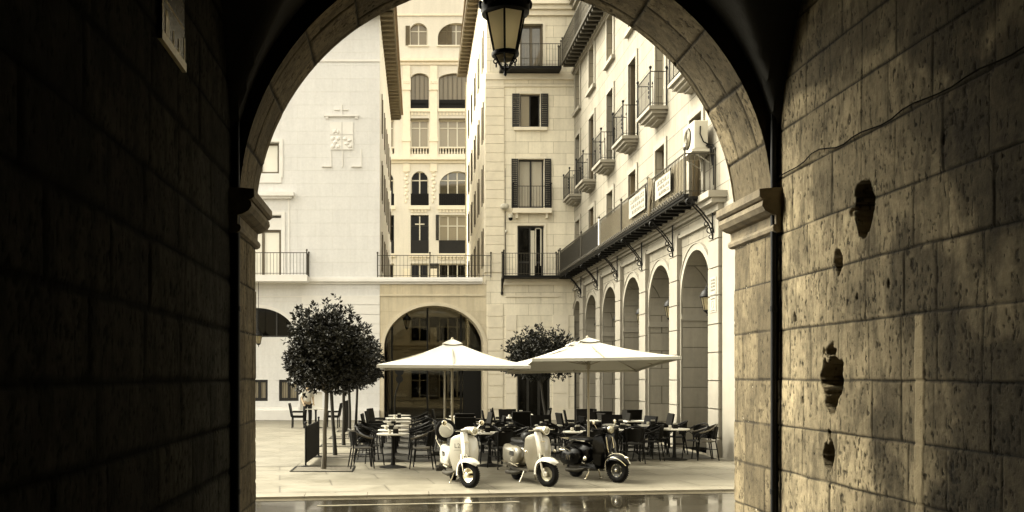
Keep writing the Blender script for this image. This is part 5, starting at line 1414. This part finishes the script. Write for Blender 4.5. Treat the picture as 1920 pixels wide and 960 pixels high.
def shield(wb, wm, wt, z0, z1, xf, th=.014):
    def fn(a, b_):
        z = z0+(z1-z0)*b_; t_ = (a-.5)*2
        w_ = wb+(wm-wb)*math.sin(min(1,b_*1.9)*math.pi/2) if b_ < .55 else wm+(wt-wm)*((b_-.55)/.45)**1.6
        if b_ > .86: w_ *= math.sqrt(max(.05,1-((b_-.86)/.145)**2))
        return (xf(b_) - .115*abs(t_)**2.2*(.5+.5*math.sin(math.pi*min(1,b_*1.1))), w_*t_, z)
    mb = MB(); mb.sheet(fn, 18, 26, th); return mb
def lettering(parent, txt, loc, rot, size, mat):
    cu = bpy.data.curves.new('lettering','FONT'); cu.body = txt; cu.size = size; cu.extrude = .0015; cu.align_x = 'CENTER'
    tmp = bpy.data.objects.new('tmp', cu); COL.objects.link(tmp); bpy.context.view_layer.update()
    me = bpy.data.meshes.new_from_object(tmp.evaluated_get(bpy.context.evaluated_depsgraph_get())); bpy.data.objects.remove(tmp); bpy.data.curves.remove(cu)
    o = bpy.data.objects.new('lettering', me); COL.objects.link(o); o.parent = parent; o.location = loc; o.rotation_euler = rot; me.materials.clear(); me.materials.append(mat); return o

def scooter_slim(loc, heading, steer, label, body, cowl, spare=False, seat_bag=False, mud=None):
    """angular 1960s scooter: flat slim side panels, tall leg shield with a central horn casing"""
    t = thing('scooter', label, 'scooter', loc, heading, 'parked motor scooters')
    mud = mud or body
    wheel(t, 'rear_wheel', -.64, CHR if spare else body)
    fw = wheel(t, 'front_wheel', .64, CHR if spare else M('grey wheel rim', (.22,.20,.14), .35, .5), steer)
    ax = MB()
    for s_ in (-1,1):
        ax.tube([(0,.085*s_,0),(-.05,.088*s_,.06),(-.10,.085*s_,.25),(-.14,.05*s_,.36)],[.020,.022,.020,.018],8); ax.sup((.0,.078*s_,.0),.055,.018,.050,2.4,12,8); ax.sup((-.03,.080*s_,.05),.030,.018,.055,2.4,12,8)
    build('fork', ax, CHR if spare else body, fw)
    gp = smooth_path([(-.30,-.03,.055),(-.275,.10,.075),(-.21,.225,.095),(-.09,.295,.105),(.05,.300,.10),(.17,.262,.078),(.245,.215,.038)])
    g = build('mudguard', guard_sheet(gp), mud, t); g.location = (.64,0,.232); g.rotation_euler = (0,0,steer)
    cr = MB(); cr.tube([(x*1.02,0,z*1.02+.004) for x,z,w_ in gp[8:]],.006,5); build('crest_trim', cr, CHR, g)
    xf = lambda b_: .31 + .10*math.sin(math.pi*min(1,b_*.9)) - .09*b_
    build('leg_shield', shield(.20,.275,.23,.27,.93,xf), body, t)
    hc = MB()                                                     # central horn casing
    rings = []
    for (z, x, wd, dp) in ((.50,.36,.052,.075),(.56,.385,.060,.085),(.70,.375,.062,.075),(.84,.325,.060,.06),(.92,.285,.055,.055),(.97,.262,.05,.05)):
        rings.append([(x-.03,-wd*1.25,z),(x+dp*.55,-wd,z),(x+dp,-wd*.55,z),(x+dp,wd*.55,z),(x+dp*.55,wd,z),(x-.03,wd*1.25,z)])
    hc.loft(rings); ho = build('horn_casing', hc, body, t)
    gr = MB(); gr.box(.435,.470,-.05,.05,.50,.555)
    for k in range(4): gr.box(.470,.474,-.045,.045,.505+.012*k,.511+.012*k)
    build('horn_grille', gr, IRON, ho)
    bd = MB(); bd.box(.445,.452,-.04,.04,.795,.812); build('badge', bd, CHR, ho)
    hd = MB()                                                     # headset
    hd.sup((.245,0,1.005),.13,.115,.065,2.4,20,12); hd.sup((.235,0,1.01),.06,.24,.032,2.6,20,10)
    hs = build('headset', hd, body, t); hs.rotation_euler = (0,0,steer*.9)
    lm = MB(); lm.lathe([(.080,.32),(.084,.345),(.076,.372)],20,(0,0,.995),'x'); build('headlamp_ring', lm, CHR, hs)
    lm = MB(); lm.lathe([(.074,.360),(.060,.378),(.02,.386)],20,(0,0,.995),'x'); build('headlamp', lm, LENS, hs)
    for s_ in (-1,1):
        gpp = MB(); gpp.tube([(.235,.23*s_,1.01),(.20,.36*s_,1.015)],.017,8); build('grip', gpp, SEATM, hs)
        lv = MB(); lv.tube([(.27,.21*s_,1.005),(.285,.28*s_,1.00),(.25,.37*s_,1.0)],.007,5); build('lever', lv, CHR, hs)
    fl = MB(); fl.box(-.20,.33,-.235,.235,.245,.268); fl.box(-.20,.30,-.06,.06,.268,.30)
    for k in range(4): fl.box(-.18,.28,-.19+.10*k,-.17+.10*k,.268,.276)
    build('floorboard', fl, M('floor mat grey', (.10,.09,.06), .6) if False else IRONG, t)
    fr = MB(); fr.sup((-.50,0,.50),.40,.135,.20,3.2,24,14); build('frame_body', fr, body, t)
    for s_ in (-1,1):                                             # slim side panels
        sp_ = MB()
        sp_.sup((-.50,.16*s_,.475),.41,.105,.205,3.0,28,16, lambda q, s_=s_: Vector((q.x - (.06 if q.x > -.3 and q.z < .42 else 0), q.y - s_*.06*max(0,(-.60-q.x)/.31)**1.4, q.z + .05*max(0,(-.55-q.x)/.36))))
        so = build('side_panel', sp_, cowl, t)
        tr = MB(); tr.tube([(-.86,.20*s_,.36),(-.6,.262*s_,.345),(-.25,.255*s_,.35),(-.12,.21*s_,.36)],.009,6); build('trim_strip', tr, CHR, so)
        gl = MB()
        for k in range(4): gl.box(-.40,-.24,*(sorted((.255*s_,.270*s_))),.50+.022*k,.512+.022*k)
        build('vent_grille', gl, IRON, so)
        hl_ = MB(); hl_.tube([(-.30,.262*s_,.40),(-.27,.29*s_,.42),(-.27,.285*s_,.47)],.008,5); build('handle', hl_, CHR, so)
    se = MB(); se.sup((-.40,0,.745),.345,.135,.06,3.2,24,10, lambda q: q+Vector((0,0,.03*max(0,(-.45-q.x)/.3)))); se.box(-.70,-.10,-.11,.11,.66,.72); build('seat', se, SEATM, t)
    en = MB(); en.sup((-.48,-.02,.235),.24,.13,.09,3,16,10); en.sup((-.62,.09,.215),.11,.04,.10,2.5,14,8); en.tube([(-.2,-.12,.20),(-.38,-.15,.16),(-.75,-.15,.15)],[.02,.05,.045],10); build('engine', en, IRONG, t)
    for s_ in (-1,1):
        st = MB(); st.tube([(-.10,.09*s_,.25),(-.12,.13*s_,.12),(-.15,.17*s_,.012)],.012,6); st.sup((-.15,.17*s_,.014),.03,.018,.014); build('stand_leg', st, CHR, t)
    tl = MB(); tl.box(-.915,-.885,-.055,.055,.52,.60); build('tail_lamp', tl, M('tail lamp red', (.12,.03,.02), .2), t)
    pl_ = MB(); pl_.box(-.93,-.92,-.10,.10,.34,.48); build('number_plate', pl_, PAPER, t)
    bb = MB()                                                     # crash bars
    for s_ in (-1,1): bb.tube([(-.10,.24*s_,.30),(-.16,.30*s_,.34),(-.45,.315*s_,.36),(-.78,.27*s_,.36),(-.90,.16*s_,.35)],.010,6)
    build('crash_bar', bb, CHR, t)
    if spare:
        rk = MB(); rk.tube([(-.72,.08,.70),(-.86,.08,.78),(-.90,.08,1.18)],.010,6); rk.tube([(-.72,-.08,.70),(-.86,-.08,.78),(-.90,-.08,1.18)],.010,6); rk.tube([(-.86,-.22,.72),(-.97,-.20,.70),(-.97,.20,.70),(-.86,.22,.72)],.010,6)
        rk.tube([(-.80,-.20,.60),(-.93,-.27,.78),(-.90,-.26,1.0)],.010,6); build('rear_rack', rk, CHR, t)
        sw_ = MB(); sw_.torus((-.84,-.10,.95), .160,.055,'x',32,10); so = build('spare_wheel', sw_, RUB, t)
        cv = MB(); cv.lathe([(.12,-.80),(.145,-.795),(.14,-.77),(.10,-.755),(.02,-.75)],24,(0,-.10,.95),'x'); build('wheel_cover', cv, body, so)
        mr = MB()
        for s_ in (-1,1): mr.tube([(.22,.24*s_,1.02),(.18,.34*s_,1.12)],.006,5); mr.sup((.18,.35*s_,1.14),.015,.05,.05)
        build('mirror', mr, CHR, t)
        lettering(t, 'L2', (.412,-.165,.70), (R(84),0,R(90)-R(0)), .115, INKL)
        ul = MB(); ul.box(.405,.409,-.225,-.10,.655,.660); build('underline', ul, INKL, t)
    if seat_bag:
        bg_ = MB(); bg_.sup((-.16,.0,.84),.13,.12,.11,3.0,16,10); build('backrest_pad', bg_, SEATM, t)
        fm = MB()
        for s_ in (-1,1): fm.sup((.36,.29*s_,.62),.03,.03,.03); 
        build('side_lamp', fm, CHR, t)
    return t

def scooter_round(loc, heading, steer, label, body):
    """round bodied scooter: bulbous cowls, curved front mudguard with bright trim"""
    t = thing('scooter', label, 'scooter', loc, heading, 'parked motor scooters')
    wheel(t, 'rear_wheel', -.61, body)
    rimm = M('black wheel rim', (.02,.018,.012), .3)
    fw = wheel(t, 'front_wheel', .61, rimm, steer)
    rg2 = MB()
    for k in range(10):
        a0 = 2*math.pi*k/10
        for s_ in (-1,1): rg2.tube([(.112*math.cos(a0+j*.10),.030*s_,.112*math.sin(a0+j*.10)) for j in range(5)],.006,5)
    rg2.sup((0,-.056,0),.028,.012,.028); rg2.sup((0,.056,0),.028,.012,.028); build('rim_slots', rg2, CHR, fw)
    ax = MB(); ax.tube([(0,.09,0),(-.06,.095,.07),(-.10,.07,.28),(-.13,.03,.40)],[.03,.035,.03,.028],8); build('fork', ax, body, fw)
    gp = smooth_path([(-.295,-.02,.05),(-.265,.12,.095),(-.20,.235,.125),(-.07,.300,.135),(.08,.290,.130),(.20,.225,.105),(.275,.13,.05)])
    g = build('mudguard', guard_sheet(gp, .008, .10), body, t); g.location = (.61,0,.232); g.rotation_euler = (0,0,steer)
    cr = MB(); cr.tube([(x*1.03,0,z*1.03+.003) for x,z,w_ in gp],.011,6); cr.sup((.20,0,.245),.05,.018,.02)
    for s_ in (-1,1): cr.tube([(x*.80,w_*s_*.99,z*.80) for x,z,w_ in gp],.009,6)
    build('trim', cr, CHR, g)
    xf = lambda b_: .28 + .11*math.sin(math.pi*min(1,b_*.95)) - .06*b_
    build('leg_shield', shield(.21,.30,.22,.26,.90,xf), body, t)
    hb_ = MB(); hb_.sup((.33,0,.70),.045,.06,.20,2.6,16,10)
    for s_ in (-1,1):
        hb_.tube([(.40,.035*s_,.60),(.385,.035*s_,.72),(.345,.032*s_,.88)],.008,6)
    build('horn_casing', hb_, body, t)
    bar = MB()
    for s_ in (-1,1): bar.tube([(.42,.05*s_,.55),(.415,.08*s_,.66),(.375,.07*s_,.84)],.010,6)
    bar.tube([(.42,-.05,.55),(.42,.05,.55)],.010,6); build('shield_bar', bar, CHR, t)
    hd = MB(); hd.sup((.25,0,.98),.13,.10,.075,2.2,20,12); hd.sup((.23,0,.985),.055,.26,.032,2.4,20,10); hs = build('headset', hd, body, t); hs.rotation_euler = (0,0,steer*.9)
    lm = MB(); lm.lathe([(.076,.33),(.080,.355),(.070,.380),(.03,.390)],20,(0,0,.98),'x'); build('headlamp', lm, LENS, hs)
    for s_ in (-1,1):
        gpp = MB(); gpp.tube([(.22,.24*s_,.985),(.19,.37*s_,.99)],.017,8); build('grip', gpp, SEATM, hs)
        mr = MB(); mr.tube([(.22,.25*s_,1.0),(.20,.31*s_,1.10)],.006,5); mr.sup((.20,.32*s_,1.12),.015,.045,.045); build('mirror', mr, CHR, hs)
    fl = MB(); fl.box(-.20,.30,-.25,.25,.235,.262); fl.box(-.2,.3,-.07,.07,.262,.30); build('floorboard', fl, body, t)
    fr = MB(); fr.sup((-.46,0,.49),.38,.15,.22,2.6,24,14); build('frame_body', fr, body, t)
    for s_ in (-1,1):
        sp_ = MB(); sp_.sup((-.55,.19*s_,.44),.33,.125,.195,2.15,28,16, lambda q: Vector((q.x, q.y*(1-.15*max(0,(-.6-q.x)/.3)), q.z - .05*max(0,(-.60-q.x)/.28)))); so = build('cowl', sp_, body, t)
        tr = MB(); tr.tube([(-.84,.22*s_,.50),(-.74,.275*s_,.575),(-.60,.285*s_,.585),(-.48,.290*s_,.555),(-.40,.295*s_,.52)],.010,6); tr.sup((-.68,.292*s_,.545),.10,.016,.028,2.2,14,8); build('trim', tr, CHR, so)
        vt = MB()
        for k in range(3): vt.tube([(-.52+.05*k,.312*s_,.36),(-.50+.05*k,.314*s_,.46)],.006,5)
        build('vent', vt, CHR, so)
    se = MB(); se.sup((-.40,0,.755),.34,.135,.055,3,24,10); build('seat', se, SEATM, t)
    sr = MB(); sr.tube([(-.72,-.12,.76),(-.5,-.142,.74),(-.15,-.142,.735)],.008,5); sr.tube([(-.72,.12,.76),(-.5,.142,.74),(-.15,.142,.735)],.008,5); build('seat_trim', sr, CHR, t)
    en = MB(); en.sup((-.48,-.04,.23),.20,.12,.09,3,16,10); en.tube([(-.2,-.12,.20),(-.36,-.15,.16),(-.70,-.15,.15)],[.02,.05,.045],10); build('engine', en, IRONG, t)
    kk = MB(); kk.sup((-.14,-.16,.40),.06,.03,.05); kk.tube([(-.2,-.20,.36),(-.12,-.24,.33),(-.02,-.25,.32)],.012,6); build('kick_lever', kk, CHR, t)
    for s_ in (-1,1):
        st = MB(); st.tube([(-.08,.10*s_,.25),(-.06,.14*s_,.12),(-.09,.19*s_,.012)],.013,6); st.sup((-.09,.19*s_,.016),.03,.02,.016); build('stand_leg', st, CHR, t)
    tl = MB(); tl.sup((-.86,0,.50),.03,.05,.05); build('tail_lamp', tl, M('tail lamp dark red', (.08,.02,.015), .2), t)
    rk = MB(); rk.tube([(-.70,-.12,.74),(-.92,-.12,.76),(-.92,.12,.76),(-.70,.12,.74)],.010,6); build('rear_rack', rk, CHR, t)
    return t
def mid_of(fx, fy, ang, wb): return (fx - wb*math.cos(ang), fy - wb*math.sin(ang), 0)
WHITE = paint('white scooter paint', (.52,.50,.435)); GREYP = paint('pale worn paint', (.36,.335,.27), .32, .12); GREYD = paint('dull grey panel', (.13,.115,.08), .45, .3, 6); BLK = M('black scooter paint', (.002,.0018,.0014), .2, 0, .3, 3, spec=.22)
a = R(-80); scooter_slim(mid_of(1.19,16.68,a,.64), a, R(34), 'white scooter with spare wheel behind the saddle and white panels', WHITE, WHITE, spare=True)
a = R(-71); scooter_slim(mid_of(2.62,16.86,a,.64), a, R(24), 'two tone scooter with dull grey side panel and pale leg shield', GREYP, GREYD, seat_bag=True, mud=WHITE)
a = R(-61); scooter_round(mid_of(4.03,17.50,a,.61), a, R(12), 'black round bodied scooter with bright trimmed front mudguard', BLK)
